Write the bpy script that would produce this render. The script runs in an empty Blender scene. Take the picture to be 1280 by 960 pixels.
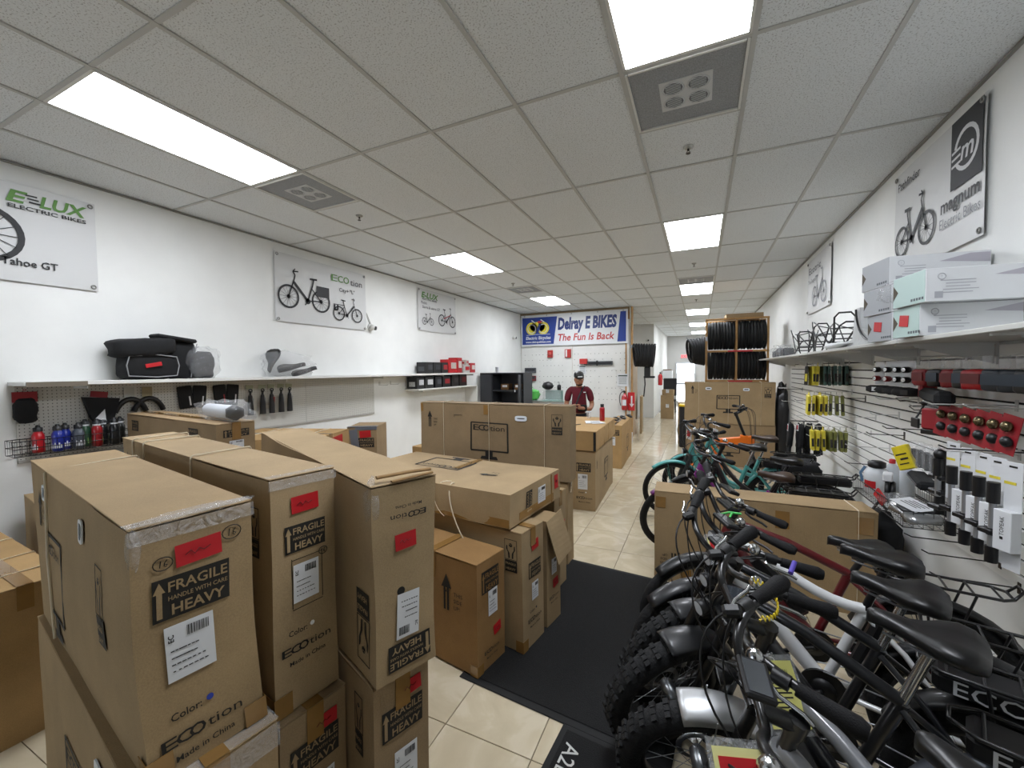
import bpy, math, random
from mathutils import Vector, Matrix, noise
R_ = math.radians
random.seed(7)
scn = bpy.context.scene
COL = scn.collection

# ------------------------------------------------------------------ camera
CAMH = 1.755
def _cam():
    yaw, pit, rol = .4323, -.0357, -.0087
    fw = Vector((-math.sin(yaw)*math.cos(pit), math.cos(yaw)*math.cos(pit), math.sin(pit)))
    rt = Vector((math.cos(yaw), math.sin(yaw), 0)); up = rt.cross(fw)
    r2 = rt*math.cos(rol) + up*math.sin(rol); u2 = up*math.cos(rol) - rt*math.sin(rol)
    cd = bpy.data.cameras.new('camera'); co = bpy.data.objects.new('camera', cd); COL.objects.link(co)
    m = Matrix((r2, u2, -fw)).transposed().to_4x4(); m.translation = (0, 0, CAMH)
    co.matrix_world = m
    cd.sensor_width = 36; cd.lens = 510.9/1280*36; cd.clip_start = .02; cd.clip_end = 100
    scn.camera = co
_cam()

# ------------------------------------------------------------------ world, exposure
w = bpy.data.worlds.new('world'); scn.world = w; w.use_nodes = True
w.node_tree.nodes['Background'].inputs[0].default_value = (.80, .88, 1, 1)
w.node_tree.nodes['Background'].inputs[1].default_value = 1.7
scn.view_settings.view_transform = 'Standard'; scn.view_settings.look = 'None'
scn.view_settings.gamma = 1; scn.view_settings.use_curve_mapping = False
scn.view_settings.exposure = 0.92
PANEL = 15.0          # strength of the ceiling light diffusers

# ------------------------------------------------------------------ materials
def lin(h):
    h = h.lstrip('#'); c = [int(h[i:i+2], 16)/255 for i in (0, 2, 4)]
    return tuple((x/12.92 if x <= .04045 else ((x+.055)/1.055)**2.4) for x in c)
MATS = {}
def mat(hexc, rough=.6, metal=0, name=None, vary=0, vscale=8, bump=0, bscale=60, coat=0, emit=0, spec=.5):
    key = (hexc, rough, metal, name, vary, vscale, bump, bscale, coat, emit, spec)
    if key in MATS: return MATS[key]
    m = bpy.data.materials.new(name or 'mat_'+hexc.strip('#')); m.use_nodes = True
    nt = m.node_tree; b = nt.nodes['Principled BSDF']; c = lin(hexc)
    b.inputs['Base Color'].default_value = (*c, 1); b.inputs['Roughness'].default_value = rough
    b.inputs['Metallic'].default_value = metal; b.inputs['Coat Weight'].default_value = coat
    b.inputs['Specular IOR Level'].default_value = spec
    if emit:
        b.inputs['Emission Color'].default_value = (*c, 1); b.inputs['Emission Strength'].default_value = emit
    tc = nt.nodes.new('ShaderNodeTexCoord')
    if vary:
        n = nt.nodes.new('ShaderNodeTexNoise'); n.inputs['Scale'].default_value = vscale; n.inputs['Detail'].default_value = 5
        nt.links.new(tc.outputs['Object'], n.inputs['Vector'])
        r = nt.nodes.new('ShaderNodeMapRange'); r.inputs[1].default_value = .3; r.inputs[2].default_value = .7
        r.inputs[3].default_value = 1-vary; r.inputs[4].default_value = 1+vary
        nt.links.new(n.outputs[0], r.inputs[0])
        mx = nt.nodes.new('ShaderNodeVectorMath'); mx.operation = 'SCALE'; mx.inputs[0].default_value = c
        nt.links.new(r.outputs[0], mx.inputs['Scale']); nt.links.new(mx.outputs[0], b.inputs['Base Color'])
    if bump:
        n = nt.nodes.new('ShaderNodeTexNoise'); n.inputs['Scale'].default_value = bscale; n.inputs['Detail'].default_value = 3
        nt.links.new(tc.outputs['Object'], n.inputs['Vector'])
        bp = nt.nodes.new('ShaderNodeBump'); bp.inputs['Strength'].default_value = bump; bp.inputs['Distance'].default_value = .01
        nt.links.new(n.outputs[0], bp.inputs['Height']); nt.links.new(bp.outputs[0], b.inputs['Normal'])
    MATS[key] = m
    return m
def film(name, tint=(1, 1, 1), amount=.72, rough=.12):
    """clear plastic wrap: mostly see-through with a glossy crinkled surface"""
    m = bpy.data.materials.new(name); m.use_nodes = True; nt = m.node_tree
    for n in list(nt.nodes): nt.nodes.remove(n)
    o = nt.nodes.new('ShaderNodeOutputMaterial'); mx = nt.nodes.new('ShaderNodeMixShader')
    t = nt.nodes.new('ShaderNodeBsdfTransparent'); t.inputs[0].default_value = (*tint, 1)
    p = nt.nodes.new('ShaderNodeBsdfPrincipled'); p.inputs['Base Color'].default_value = (.8, .82, .84, 1)
    p.inputs['Roughness'].default_value = rough; p.inputs['Specular IOR Level'].default_value = .9
    tc = nt.nodes.new('ShaderNodeTexCoord'); n = nt.nodes.new('ShaderNodeTexNoise'); n.inputs['Scale'].default_value = 38
    n.inputs['Distortion'].default_value = 1.5
    bp = nt.nodes.new('ShaderNodeBump'); bp.inputs['Strength'].default_value = .9; bp.inputs['Distance'].default_value = .02
    nt.links.new(tc.outputs['Object'], n.inputs['Vector']); nt.links.new(n.outputs[0], bp.inputs['Height'])
    nt.links.new(bp.outputs[0], p.inputs['Normal'])
    mx.inputs[0].default_value = 1-amount
    nt.links.new(t.outputs[0], mx.inputs[1]); nt.links.new(p.outputs[0], mx.inputs[2]); nt.links.new(mx.outputs[0], o.inputs[0])
    return m
def cardboard(name, hexc):
    m = bpy.data.materials.new(name); m.use_nodes = True; nt = m.node_tree; b = nt.nodes['Principled BSDF']
    L = nt.links.new; N = nt.nodes.new
    tc = N('ShaderNodeTexCoord')
    n1 = N('ShaderNodeTexNoise'); n1.inputs['Scale'].default_value = 3.5; n1.inputs['Detail'].default_value = 6; n1.inputs['Roughness'].default_value = .6
    n2 = N('ShaderNodeTexNoise'); n2.inputs['Scale'].default_value = 260; n2.inputs['Detail'].default_value = 2
    L(tc.outputs['Object'], n1.inputs['Vector']); L(tc.outputs['Object'], n2.inputs['Vector'])
    c = Vector(lin(hexc))
    r = N('ShaderNodeValToRGB'); r.color_ramp.elements[0].position = .28; r.color_ramp.elements[1].position = .72
    r.color_ramp.elements[0].color = (*(c*.84), 1); r.color_ramp.elements[1].color = (*(c*1.12), 1)
    L(n1.outputs[0], r.inputs[0])
    mx = N('ShaderNodeMix'); mx.data_type = 'RGBA'; mx.blend_type = 'OVERLAY'; mx.inputs[0].default_value = .22
    L(r.outputs[0], mx.inputs[6]); L(n2.outputs[0], mx.inputs[7]); L(mx.outputs[2], b.inputs['Base Color'])
    b.inputs['Roughness'].default_value = .78; b.inputs['Specular IOR Level'].default_value = .25
    # flutes of the corrugated board and soft dents
    wv = N('ShaderNodeTexWave'); wv.bands_direction = 'X'; wv.inputs['Scale'].default_value = 40; wv.inputs['Distortion'].default_value = .3
    L(tc.outputs['Object'], wv.inputs['Vector'])
    ad = N('ShaderNodeMath'); ad.operation = 'MULTIPLY_ADD'; ad.inputs[1].default_value = .12
    L(wv.outputs[1], ad.inputs[0]); L(n1.outputs[0], ad.inputs[2])
    bp = N('ShaderNodeBump'); bp.inputs['Strength'].default_value = .22; bp.inputs['Distance'].default_value = .02
    L(ad.outputs[0], bp.inputs['Height']); L(bp.outputs[0], b.inputs['Normal'])
    return m
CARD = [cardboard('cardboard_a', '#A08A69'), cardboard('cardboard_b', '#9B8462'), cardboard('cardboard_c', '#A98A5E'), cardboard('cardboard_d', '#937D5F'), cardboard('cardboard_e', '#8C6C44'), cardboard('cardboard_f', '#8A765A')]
CARD_IN = mat('#8A6C45', .9, name='cardboard_edge', vary=.15, vscale=30)
INK = mat('#17140F', .7, name='black_ink'); PAPER = mat('#D6D8DA', .5, name='white_label'); REDP = mat('#B3161E', .5, name='red_sticker')
TAPE = mat('#8C6A3B', .18, name='brown_tape', vary=.08, vscale=14, coat=.6)
STRAP = mat('#D9CDB4', .45, name='strap'); WHITEPL = mat('#D8E0E8', .3, name='white_plastic')
BLK = mat('#08080A', .45, name='black_plastic'); BLKM = mat('#0A0A0C', .32, name='black_metal', coat=.25)
RUB = mat('#08090B', .8, name='tyre_rubber', bump=.5, bscale=90); CHROME = mat('#C9CBCD', .18, 1, name='chrome'); STEEL = mat('#8E9194', .35, 1, name='steel')
FABRIC = mat('#101113', .9, name='black_fabric', bump=.4, bscale=220, vary=.2, vscale=20)
WIREW = mat('#C9C9C6', .35, name='white_wire'); WOOD = mat('#A8804C', .6, name='raw_pine', vary=.2, vscale=9)
FILM = film('clear_wrap', amount=.84); SLEEVE = film('clear_sleeve', amount=.85)
WHITEB = mat('#C9CACB', .45, name='white_board')

# ------------------------------------------------------------------ mesh builder
TXT = {}
def text_mesh(s, bold=0):
    k = (s, bold)
    if k not in TXT:
        cu = bpy.data.curves.new('t', 'FONT'); cu.body = s; cu.resolution_u = 2; cu.offset = bold; cu.fill_mode = 'FRONT'
        o = bpy.data.objects.new('t', cu); COL.objects.link(o)
        dg = bpy.context.evaluated_depsgraph_get(); me = bpy.data.meshes.new_from_object(o.evaluated_get(dg))
        vs = [v.co.copy() for v in me.vertices]; fs = [tuple(p.vertices) for p in me.polygons]
        x0 = min((v.x for v in vs), default=0); x1 = max((v.x for v in vs), default=1)
        TXT[k] = (vs, fs, x0, x1)
        bpy.data.objects.remove(o); bpy.data.curves.remove(cu); bpy.data.meshes.remove(me)
    return TXT[k]
class MB:
    def __init__(s, T=None): s.v = []; s.f = []; s.m = []; s.sm = []; s.T = T or Matrix()
    def add(s, vs, fs, mi=0, smooth=False):
        n = len(s.v); T = s.T
        s.v += [tuple(T @ Vector(v)) for v in vs]
        s.f += [tuple(n+i for i in f) for f in fs]; s.m += [mi]*len(fs); s.sm += [smooth]*len(fs)
        return s
    def box(s, c, d, mi=0, bev=0, M=None):
        hx, hy, hz = d[0]/2, d[1]/2, d[2]/2; M = M or Matrix()
        if bev <= 0:
            vs = [Vector((x*hx, y*hy, z*hz)) for z in (-1, 1) for y in (-1, 1) for x in (-1, 1)]
            fs = [(0, 2, 3, 1), (4, 5, 7, 6), (0, 1, 5, 4), (2, 6, 7, 3), (0, 4, 6, 2), (1, 3, 7, 5)]
        else:
            b = min(bev, hx*.99, hy*.99, hz*.99); vs = []; ix = {}
            for x in (-1, 1):
                for y in (-1, 1):
                    for z in (-1, 1):
                        for a in range(3):
                            p = [x*(hx-b), y*(hy-b), z*(hz-b)]; p[a] = (x*hx, y*hy, z*hz)[a]
                            ix[x, y, z, a] = len(vs); vs.append(Vector(p))
            fs = []; S = (-1, 1)
            for q in S:
                fs += [[ix[q, -1, -1, 0], ix[q, 1, -1, 0], ix[q, 1, 1, 0], ix[q, -1, 1, 0]][::q],
                       [ix[-1, q, -1, 1], ix[-1, q, 1, 1], ix[1, q, 1, 1], ix[1, q, -1, 1]][::q],
                       [ix[-1, -1, q, 2], ix[1, -1, q, 2], ix[1, 1, q, 2], ix[-1, 1, q, 2]][::q]]
                for p in S:
                    fs += [[ix[q, p, -1, 0], ix[q, p, -1, 1], ix[q, p, 1, 1], ix[q, p, 1, 0]][::q*p],
                           [ix[q, -1, p, 0], ix[q, 1, p, 0], ix[q, 1, p, 2], ix[q, -1, p, 2]][::q*p],
                           [ix[-1, q, p, 1], ix[-1, q, p, 2], ix[1, q, p, 2], ix[1, q, p, 1]][::q*p]]
                    for r in S: fs.append([ix[q, p, r, 0], ix[q, p, r, 1], ix[q, p, r, 2]][::q*p*r])
        C = Vector(c)
        return s.add([C + (M @ v) for v in vs], [tuple(f) for f in fs], mi)
    def quad(s, a, b, c, d, mi=0): return s.add([a, b, c, d], [(0, 1, 2, 3)], mi)
    def poly(s, pts, mi=0): return s.add(pts, [tuple(range(len(pts)))], mi)
    def tube(s, pts, r, seg=8, mi=0, closed=False, smooth=True, flat=1):
        P = [Vector(p) for p in pts]; n = len(P)
        rs = r if isinstance(r, (list, tuple)) else [r]*n
        tg = []
        for i in range(n):
            if closed: t = P[(i+1) % n]-P[i-1]
            else: t = P[min(i+1, n-1)]-P[max(i-1, 0)]
            tg.append(t.normalized() if t.length > 1e-9 else Vector((0, 0, 1)))
        ref = Vector((0, 0, 1)) if abs(tg[0].z) < .9 else Vector((1, 0, 0))
        u = tg[0].cross(ref).normalized(); vs = []
        for i in range(n):
            u = u - tg[i]*u.dot(tg[i])
            u = u.normalized() if u.length > 1e-6 else tg[i].orthogonal().normalized()
            v = tg[i].cross(u)
            for k in range(seg):
                a = 2*math.pi*k/seg; vs.append(P[i] + (u*math.cos(a) + v*math.sin(a)*flat)*rs[i])
        fs = []
        for i in range(n if closed else n-1):
            j = (i+1) % n
            for k in range(seg): fs.append((i*seg+k, i*seg+(k+1) % seg, j*seg+(k+1) % seg, j*seg+k))
        s.add(vs, fs, mi, smooth)
        if not closed: s.add([vs[k] for k in range(seg)], [tuple(range(seg))[::-1]], mi); s.add([vs[(n-1)*seg+k] for k in range(seg)], [tuple(range(seg))], mi)
        return s
    def lathe(s, prof, seg=16, mi=0, M=None, smooth=True, cap=True):
        M = M or Matrix(); vs = []; n = len(prof)
        for (r, z) in prof:
            for k in range(seg):
                a = 2*math.pi*k/seg; vs.append(M @ Vector((r*math.cos(a), r*math.sin(a), z)))
        fs = []
        for i in range(n-1):
            for k in range(seg): fs.append((i*seg+k, i*seg+(k+1) % seg, (i+1)*seg+(k+1) % seg, (i+1)*seg+k))
        s.add(vs, fs, mi, smooth)
        if cap: s.add(vs[:seg], [tuple(range(seg))[::-1]], mi); s.add(vs[-seg:], [tuple(range(seg))], mi)
        return s
    def torus(s, R, r, M=None, nR=32, nr=10, mi=0, squash=1):
        M = M or Matrix(); vs = []
        for i in range(nR):
            a = 2*math.pi*i/nR
            for k in range(nr):
                b = 2*math.pi*k/nr; q = R + r*math.cos(b)
                vs.append(M @ Vector((q*math.cos(a), q*math.sin(a), r*squash*math.sin(b))))
        fs = [(i*nr+k, ((i+1) % nR)*nr+k, ((i+1) % nR)*nr+(k+1) % nr, i*nr+(k+1) % nr) for i in range(nR) for k in range(nr)]
        return s.add(vs, fs, mi, True)
    def prism(s, poly, d, M=None, mi=0):
        M = M or Matrix(); n = len(poly)
        vs = [M @ Vector((x, y, 0)) for x, y in poly] + [M @ Vector((x, y, d)) for x, y in poly]
        fs = [tuple(range(n))[::-1], tuple(range(n, 2*n))] + [(i, (i+1) % n, n+(i+1) % n, n+i) for i in range(n)]
        return s.add(vs, fs, mi)
    def loft(s, rings, mi=0, smooth=True, cap=True):
        n = len(rings[0]); vs = [v for r in rings for v in r]
        fs = [(i*n+k, i*n+(k+1) % n, (i+1)*n+(k+1) % n, (i+1)*n+k) for i in range(len(rings)-1) for k in range(n)]
        if cap: fs += [tuple(range(n))[::-1], tuple((len(rings)-1)*n+k for k in range(n))]
        return s.add(vs, fs, mi, smooth)
    def blob(s, c, d, mi=0, nu=16, nv=10, amp=.12, freq=3, seed=0, M=None, pw=1.0):
        M = M or Matrix(); vs = []; C = Vector(c); off = Vector((seed*3.7, seed*1.3, seed*.9))
        def sp(x): return math.copysign(abs(x)**pw, x)
        for j in range(nv+1):
            t = math.pi*j/nv
            for i in range(nu):
                p = 2*math.pi*i/nu
                q = Vector((sp(math.sin(t))*sp(math.cos(p)), sp(math.sin(t))*sp(math.sin(p)), -sp(math.cos(t))))
                k = 1 + amp*noise.noise(q*freq + off)*2
                vs.append(C + M @ Vector((q.x*d[0]/2*k, q.y*d[1]/2*k, q.z*d[2]/2*k)))
        fs = [(j*nu+i, j*nu+(i+1) % nu, (j+1)*nu+(i+1) % nu, (j+1)*nu+i) for j in range(nv) for i in range(nu)]
        return s.add(vs, fs, mi, True)
    def text(s, t, M, size, mi=0, bold=0, align='C', sx=1, shear=0, width=None):
        vs, fs, x0, x1 = text_mesh(t, bold)
        if width: sx = width/((x1-x0)*size)
        ox = {'C': (x0+x1)/2, 'L': x0, 'R': x1}[align]
        return s.add([M @ Vector(((v.x-ox + shear*v.y)*size*sx, (v.y-.36)*size, 0)) for v in vs], fs, mi)
    def build(s, name, mats, parent=None, loc=None, kind=None):
        me = bpy.data.meshes.new(name); me.from_pydata(s.v, [], s.f)
        for m in (mats if isinstance(mats, (list, tuple)) else [mats]): me.materials.append(m)
        me.polygons.foreach_set('material_index', s.m); me.polygons.foreach_set('use_smooth', s.sm); me.update()
        o = bpy.data.objects.new(name, me); COL.objects.link(o)
        if parent: o.parent = parent
        if loc: o.location = loc
        if kind: o['kind'] = kind
        return o
def tag(o, label, cat, group=None):
    o['label'] = label; o['category'] = cat
    if group: o['group'] = group
    return o
def thing(name, label, cat, loc=(0, 0, 0), rz=0, group=None, rot=None):
    o = bpy.data.objects.new(name, None); COL.objects.link(o); o.empty_display_size = .05
    o.location = loc; o.rotation_euler = rot or (0, 0, rz)
    return tag(o, label, cat, group)
def struct(o): o['kind'] = 'structure'; return o
def dup(root, loc, rot, label=None):
    r = root.copy(); COL.objects.link(r); r.location = loc; r.rotation_euler = rot
    if label: r['label'] = label
    for ch in list(root.children):
        c = ch.copy(); COL.objects.link(c); c.parent = r
        for g in list(ch.children):
            d = g.copy(); COL.objects.link(d); d.parent = c
    return r
def TR(x, y, z): return Matrix.Translation((x, y, z))
def RX(a): return Matrix.Rotation(a, 4, 'X')
def RY(a): return Matrix.Rotation(a, 4, 'Y')
def RZ(a): return Matrix.Rotation(a, 4, 'Z')
def arc(c, r, a0, a1, n): return [(c[0]+r*math.cos(a0+(a1-a0)*i/n), c[1]+r*math.sin(a0+(a1-a0)*i/n)) for i in range(n+1)]
def bez(p0, p1, p2, p3, n=10):
    P = [Vector(p) for p in (p0, p1, p2, p3)]; out = []
    for i in range(n+1):
        t = i/n; out.append(P[0]*(1-t)**3 + P[1]*3*t*(1-t)**2 + P[2]*3*t*t*(1-t) + P[3]*t**3)
    return out
# ================================================================== THE ROOM
LX, RXW, CZ, YP, YB, YF = -4.62, 1.40, 3.31, 10.65, 21.6, -3.2
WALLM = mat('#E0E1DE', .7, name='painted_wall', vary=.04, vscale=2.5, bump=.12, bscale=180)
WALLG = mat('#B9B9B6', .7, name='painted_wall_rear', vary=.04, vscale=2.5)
def slab(name, a, b, m, parent=None):
    mb = MB(); c = [(a[i]+b[i])/2 for i in range(3)]; mb.box(c, [abs(b[i]-a[i]) for i in range(3)])
    o = mb.build(name, m, parent)
    return o if parent else struct(o)
slab('wall_left', (LX-.12, YF, 0), (LX, YP+.12, CZ+.1), WALLM)
slab('wall_right', (RXW, YF, 0), (RXW+.12, YB+.12, CZ+.1), WALLM)
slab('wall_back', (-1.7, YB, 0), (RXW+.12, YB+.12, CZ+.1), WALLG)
slab('wall_corridor', (-1.62, 15.2, 0), (-1.5, YB, CZ+.1), WALLM)
slab('wall_storage', (-4.74, 15.2, 0), (-1.62, 15.32, CZ+.1), WALLM)
slab('wall_side', (-4.74, YP+.12, 0), (-4.62, 15.2, CZ+.1), WALLM)
FG = mat('#6F7274', .5, name='storefront_grey')
wf = slab('wall_front', (-1.9, YF-.12, 0), (RXW+.12, YF, CZ+.1), FG)
for a, b in (((LX-.12, YF-.12, 2.3), (-1.9, YF, CZ+.1)), ((LX-.12, YF-.12, 0), (-1.9, YF, .35)), ((LX-.12, YF-.12, .35), (-4.4, YF, 2.3))): slab('storefront_pier', a, b, FG, wf)
win = struct(MB().box((-3.15, YF-.06, 1.325), (2.5, .01, 1.95)).build('window_1', film('storefront_glass', amount=.9, rough=.02)))
for c, d_ in (((-4.37, YF-.06, 1.325), (.06, .1, 1.95)), ((-1.93, YF-.06, 1.325), (.06, .1, 1.95)), ((-3.15, YF-.06, 2.27), (2.5, .1, .06)), ((-3.15, YF-.06, .38), (2.5, .1, .06)), ((-3.15, YF-.06, 1.325), (.05, .1, 1.95))): MB().box(c, d_).build('window_frame', mat('#4A4C4E', .4, .5, name='frame_dark'), win)

# floor: 18 inch polished tiles, the ones in view are pieces of their own
def tile_mat():
    m = bpy.data.materials.new('polished_porcelain'); m.use_nodes = True; nt = m.node_tree; b = nt.nodes['Principled BSDF']
    L = nt.links.new; N = nt.nodes.new
    g = N('ShaderNodeNewGeometry'); n = N('ShaderNodeTexNoise'); n.inputs['Scale'].default_value = 3.2; n.inputs['Detail'].default_value = 7
    n.inputs['Distortion'].default_value = 1.8
    oi = N('ShaderNodeObjectInfo'); av = N('ShaderNodeVectorMath'); av.operation = 'ADD'
    sc = N('ShaderNodeVectorMath'); sc.operation = 'SCALE'; sc.inputs['Scale'].default_value = 37
    cb = N('ShaderNodeCombineXYZ'); L(oi.outputs['Random'], cb.inputs[0]); L(oi.outputs['Random'], cb.inputs[1])
    L(cb.outputs[0], sc.inputs[0]); L(g.outputs['Position'], av.inputs[0]); L(sc.outputs[0], av.inputs[1]); L(av.outputs[0], n.inputs['Vector'])
    r = N('ShaderNodeValToRGB'); e = r.color_ramp.elements
    e[0].position = .32; e[0].color = (*lin('#BDB096'), 1); e[1].position = .62; e[1].color = (*lin('#CDC2AA'), 1)
    x = r.color_ramp.elements.new(.52); x.color = (*lin('#C5B99F'), 1)
    L(n.outputs[0], r.inputs[0]); L(r.outputs[0], b.inputs['Base Color'])
    b.inputs['Roughness'].default_value = .10; b.inputs['Specular IOR Level'].default_value = .6
    return m
TILE = tile_mat(); GROUT = mat('#6E6452', .9, name='grout')
mb = MB(); mb.box((-1.6, 9.2, -.06), (6.5, 25.2, .1)); floor = struct(mb.build('floor', GROUT))
TS = .4572; X0, Y0 = -1.137, 1.643
def tile_me():
    mb = MB(); mb.box((0, 0, 0), (TS-.004, TS-.004, .012), 0, .0015)
    o = mb.build('floor_tile', TILE, floor); return o
t0 = tile_me(); rest = MB(); first = True
for i in range(-9, 7):
    for j in range(-11, 45):
        cx = X0+(i+.5)*TS; cy = Y0+(j+.5)*TS
        if cx-TS/2 > RXW or cx+TS/2 < LX or cy > YB: continue
        if -1.7 < cx < .6 and .9 < cy < 13 and not (cx < -1.2 and cy > 11):
            o = t0 if first else t0.copy()
            if not first: COL.objects.link(o); o.parent = floor
            first = False; o.location = (cx, cy, -.006)
        else: rest.box((cx, cy, -.006), (TS-.004, TS-.004, .012))
rest.build('floor_tile_field', TILE, floor, kind='stuff')

# ceiling: 2 x 4 ft lay-in tiles on white T-bars
def ceil_mat():
    m = bpy.data.materials.new('acoustic_tile'); m.use_nodes = True; nt = m.node_tree; b = nt.nodes['Principled BSDF']
    L = nt.links.new; N = nt.nodes.new; g = N('ShaderNodeNewGeometry')
    n = N('ShaderNodeTexNoise'); n.inputs['Scale'].default_value = 130; n.inputs['Detail'].default_value = 2; L(g.outputs['Position'], n.inputs['Vector'])
    r = N('ShaderNodeValToRGB'); e = r.color_ramp.elements; e[0].position = .33; e[0].color = (*lin('#A6A8A8'), 1); e[1].position = .44; e[1].color = (*lin('#DADEE0'), 1)
    L(n.outputs[0], r.inputs[0]); L(r.outputs[0], b.inputs['Base Color']); b.inputs['Roughness'].default_value = .95
    bp = N('ShaderNodeBump'); bp.inputs['Strength'].default_value = .5; bp.inputs['Distance'].default_value = .004
    L(n.outputs[0], bp.inputs['Height']); L(bp.outputs[0], b.inputs['Normal'])
    return m
CT = ceil_mat(); GRID = mat('#B4B5B2', .5, name='ceiling_grid_paint')
mb = MB(); mb.box((-1.6, 9.2, CZ+.16), (6.5, 25.3, .06)); ceil = struct(mb.build('ceiling', mat('#77776F', .9, name='ceiling_deck')))
GX, GY, A, B = -.391, 2.2644, .6096, 1.2192
panels = {(0, j) for j in (-1, 2, 5, 8, 11, 14)} | {(-5, j) for j in (-1, 2, 5)}
vents = {(0, 0): 0, (0, 4): 1, (-5, 0): 0, (-5, 4): 0}
tiles = {}
def ctile(x0, x1, y0, y1):
    k = (round(x1-x0, 3), round(y1-y0, 3))
    if k not in tiles:
        mb = MB(); mb.box((0, 0, 0), (k[0]-.006, k[1]-.006, .016)); tiles[k] = mb.build('ceiling_tile', CT, ceil); o = tiles[k]
    else: o = tiles[k].copy(); COL.objects.link(o); o.parent = ceil
    o.location = ((x0+x1)/2, (y0+y1)/2, CZ+.014)
for i in range(-7, 3):
    for j in range(-5, 16):
        x0, x1 = max(GX+i*A, LX), min(GX+(i+1)*A, RXW); y0, y1 = max(GY+j*B, YF), min(GY+(j+1)*B, YB)
        if x1-x0 < .02 or y1-y0 < .02 or (i, j) in panels: continue
        if (i, j) in vents:
            ym = GY+(j+.5)*B
            if vents[i, j]: ctile(x0, x1, y0, ym)
            else: ctile(x0, x1, ym, y1)
        else: ctile(x0, x1, y0, y1)
for i in range(-6, 4):
    x = GX+i*A
    if LX < x < RXW:
        mb = MB(); mb.box((x, (YF+YB)/2, CZ+.002), (.024, YB-YF, .008)); mb.build('ceiling_runner', GRID, ceil)
for j in range(-4, 16):
    y = GY+j*B
    mb = MB(); mb.box(((LX+RXW)/2, y, CZ+.0035), (RXW-LX, .024, .007)); mb.build('ceiling_runner', GRID, ceil)
for (i, j) in vents:
    y = GY+(j+.5)*B; mb = MB(); mb.box((GX+(i+.5)*A, y, CZ+.0035), (A, .024, .007)); mb.build('ceiling_runner', GRID, ceil)
for nm, a, b in (('trim_1', (LX, YF, CZ-.012), (LX+.022, YP, CZ)), ('trim_2', (RXW-.022, YF, CZ-.012), (RXW, YB, CZ))):
    slab(nm, a, b, mat('#8B8B86', .6, name='wall_angle'))
DIFF = mat('#F3F7FF', .5, name='light_diffuser', emit=PANEL); FRM = mat('#D5D5D0', .4, name='light_frame')
def lightwhere(i, j):
    side = 'left-hand column' if i == -5 else 'column above the aisle'
    names = {-4: 'behind the viewer', -1: 'nearest', 2: 'second nearest', 5: 'third nearest', 8: 'fourth nearest', 11: 'fifth nearest', 14: 'farthest'}
    return 'lit rectangular ceiling light panel, %s of the %s' % (names[j], side)
for (i, j) in sorted(panels):
    t = thing('ceiling_light', lightwhere(i, j), 'ceiling light', (GX+(i+.5)*A, GY+(j+.5)*B, CZ), group='ceiling light panels')
    mb = MB(); mb.box((0, 0, .006), (A-.05, B-.05, .01)); mb.build('diffuser', DIFF, t)
    mb = MB()
    for sx in (-1, 1): mb.box((sx*(A/2-.018), 0, .008), (.018, B-.024, .018)); mb.box((0, sx*(B/2-.018), .008), (A-.042, .018, .018))
    mb.build('frame', FRM, t)
PERF = mat('#8E9194', .6, name='perforated_metal', vary=.25, vscale=160); VW = mat('#C2C4C4', .5, name='vent_core')
for (i, j), h in vents.items():
    lab = {(0, 0): 'large grey perforated ceiling vent beside the nearest aisle light', (0, 4): 'grey ceiling vent over the aisle, far from the front', (-5, 0): 'grey perforated vent at the end of the left ceiling light', (-5, 4): 'small distant ceiling vent before the far left light panel'}[i, j]
    t = thing('ceiling_vent', lab, 'vent', (GX+(i+.5)*A, GY+(j+(.75 if h else .25))*B, CZ), group='ceiling vents')
    mb = MB(); mb.box((0, 0, .01), (A-.03, A-.03, .01)); mb.build('perforated_plate', PERF, t)
    mb = MB()
    for sx in (-1, 1): mb.box((sx*(A/2-.02), 0, .002), (.012, A-.03, .014)); mb.box((0, sx*(A/2-.02), .002), (A-.06, .012, .014))
    mb.build('frame', FRM, t)
    core = MB(); core.box((0, 0, .0035), (.27, .27, .004)); c = core.build('diffuser_core', VW, t)
    for sx in (-1, 1):
        for sy in (-1, 1):
            mb = MB(); mb.lathe([(.045, -.001), (.055, .002)], 12, 0, TR(sx*.064, sy*.064, 0)); mb.lathe([(.056, .002), (.06, .0005), (.05, 0)], 12, 1, TR(sx*.064, sy*.064, 0), cap=False)
            for k in range(-3, 4): mb.box((sx*.064, sy*.064+k*.013, -.001), (.08, .004, .003), 1, M=RX(.4))
            mb.build('louvre', [mat('#6A6C6E', .7, name='vent_dark'), VW], c)
for k, (x, y, lab) in enumerate(((-.09, 3.2, 'sprinkler head behind the large aisle ceiling vent'), (-.1, 6.75, 'sprinkler head past the second aisle light'), (-.1, 10.3, 'small sprinkler head farthest along the aisle ceiling'), (-3.13, 3.15, 'sprinkler head beside the left ceiling vent'), (-3.1, 6.8, 'sprinkler head near the far left ceiling vent'))):
    t = thing('sprinkler', lab, 'sprinkler', (x, y, CZ), group='fire sprinklers')
    mb = MB(); mb.lathe([(.034, .006), (.034, 0), (.022, -.01)], 14); mb.build('escutcheon', mat('#A8A8A2', .3, .6, name='sprinkler_ring'), t)
    mb = MB(); mb.tube([(0, 0, 0), (0, 0, -.022)], .008, 6)
    for s in (-1, 1): mb.tube([(0, 0, -.022), (s*.011, 0, -.03), (0, 0, -.042)], .0025, 4)
    mb.lathe([(.015, -.044), (.017, -.041)], 10); mb.build('nozzle', mat('#4A4845', .35, .8, name='sprinkler_metal'), t)

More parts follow.
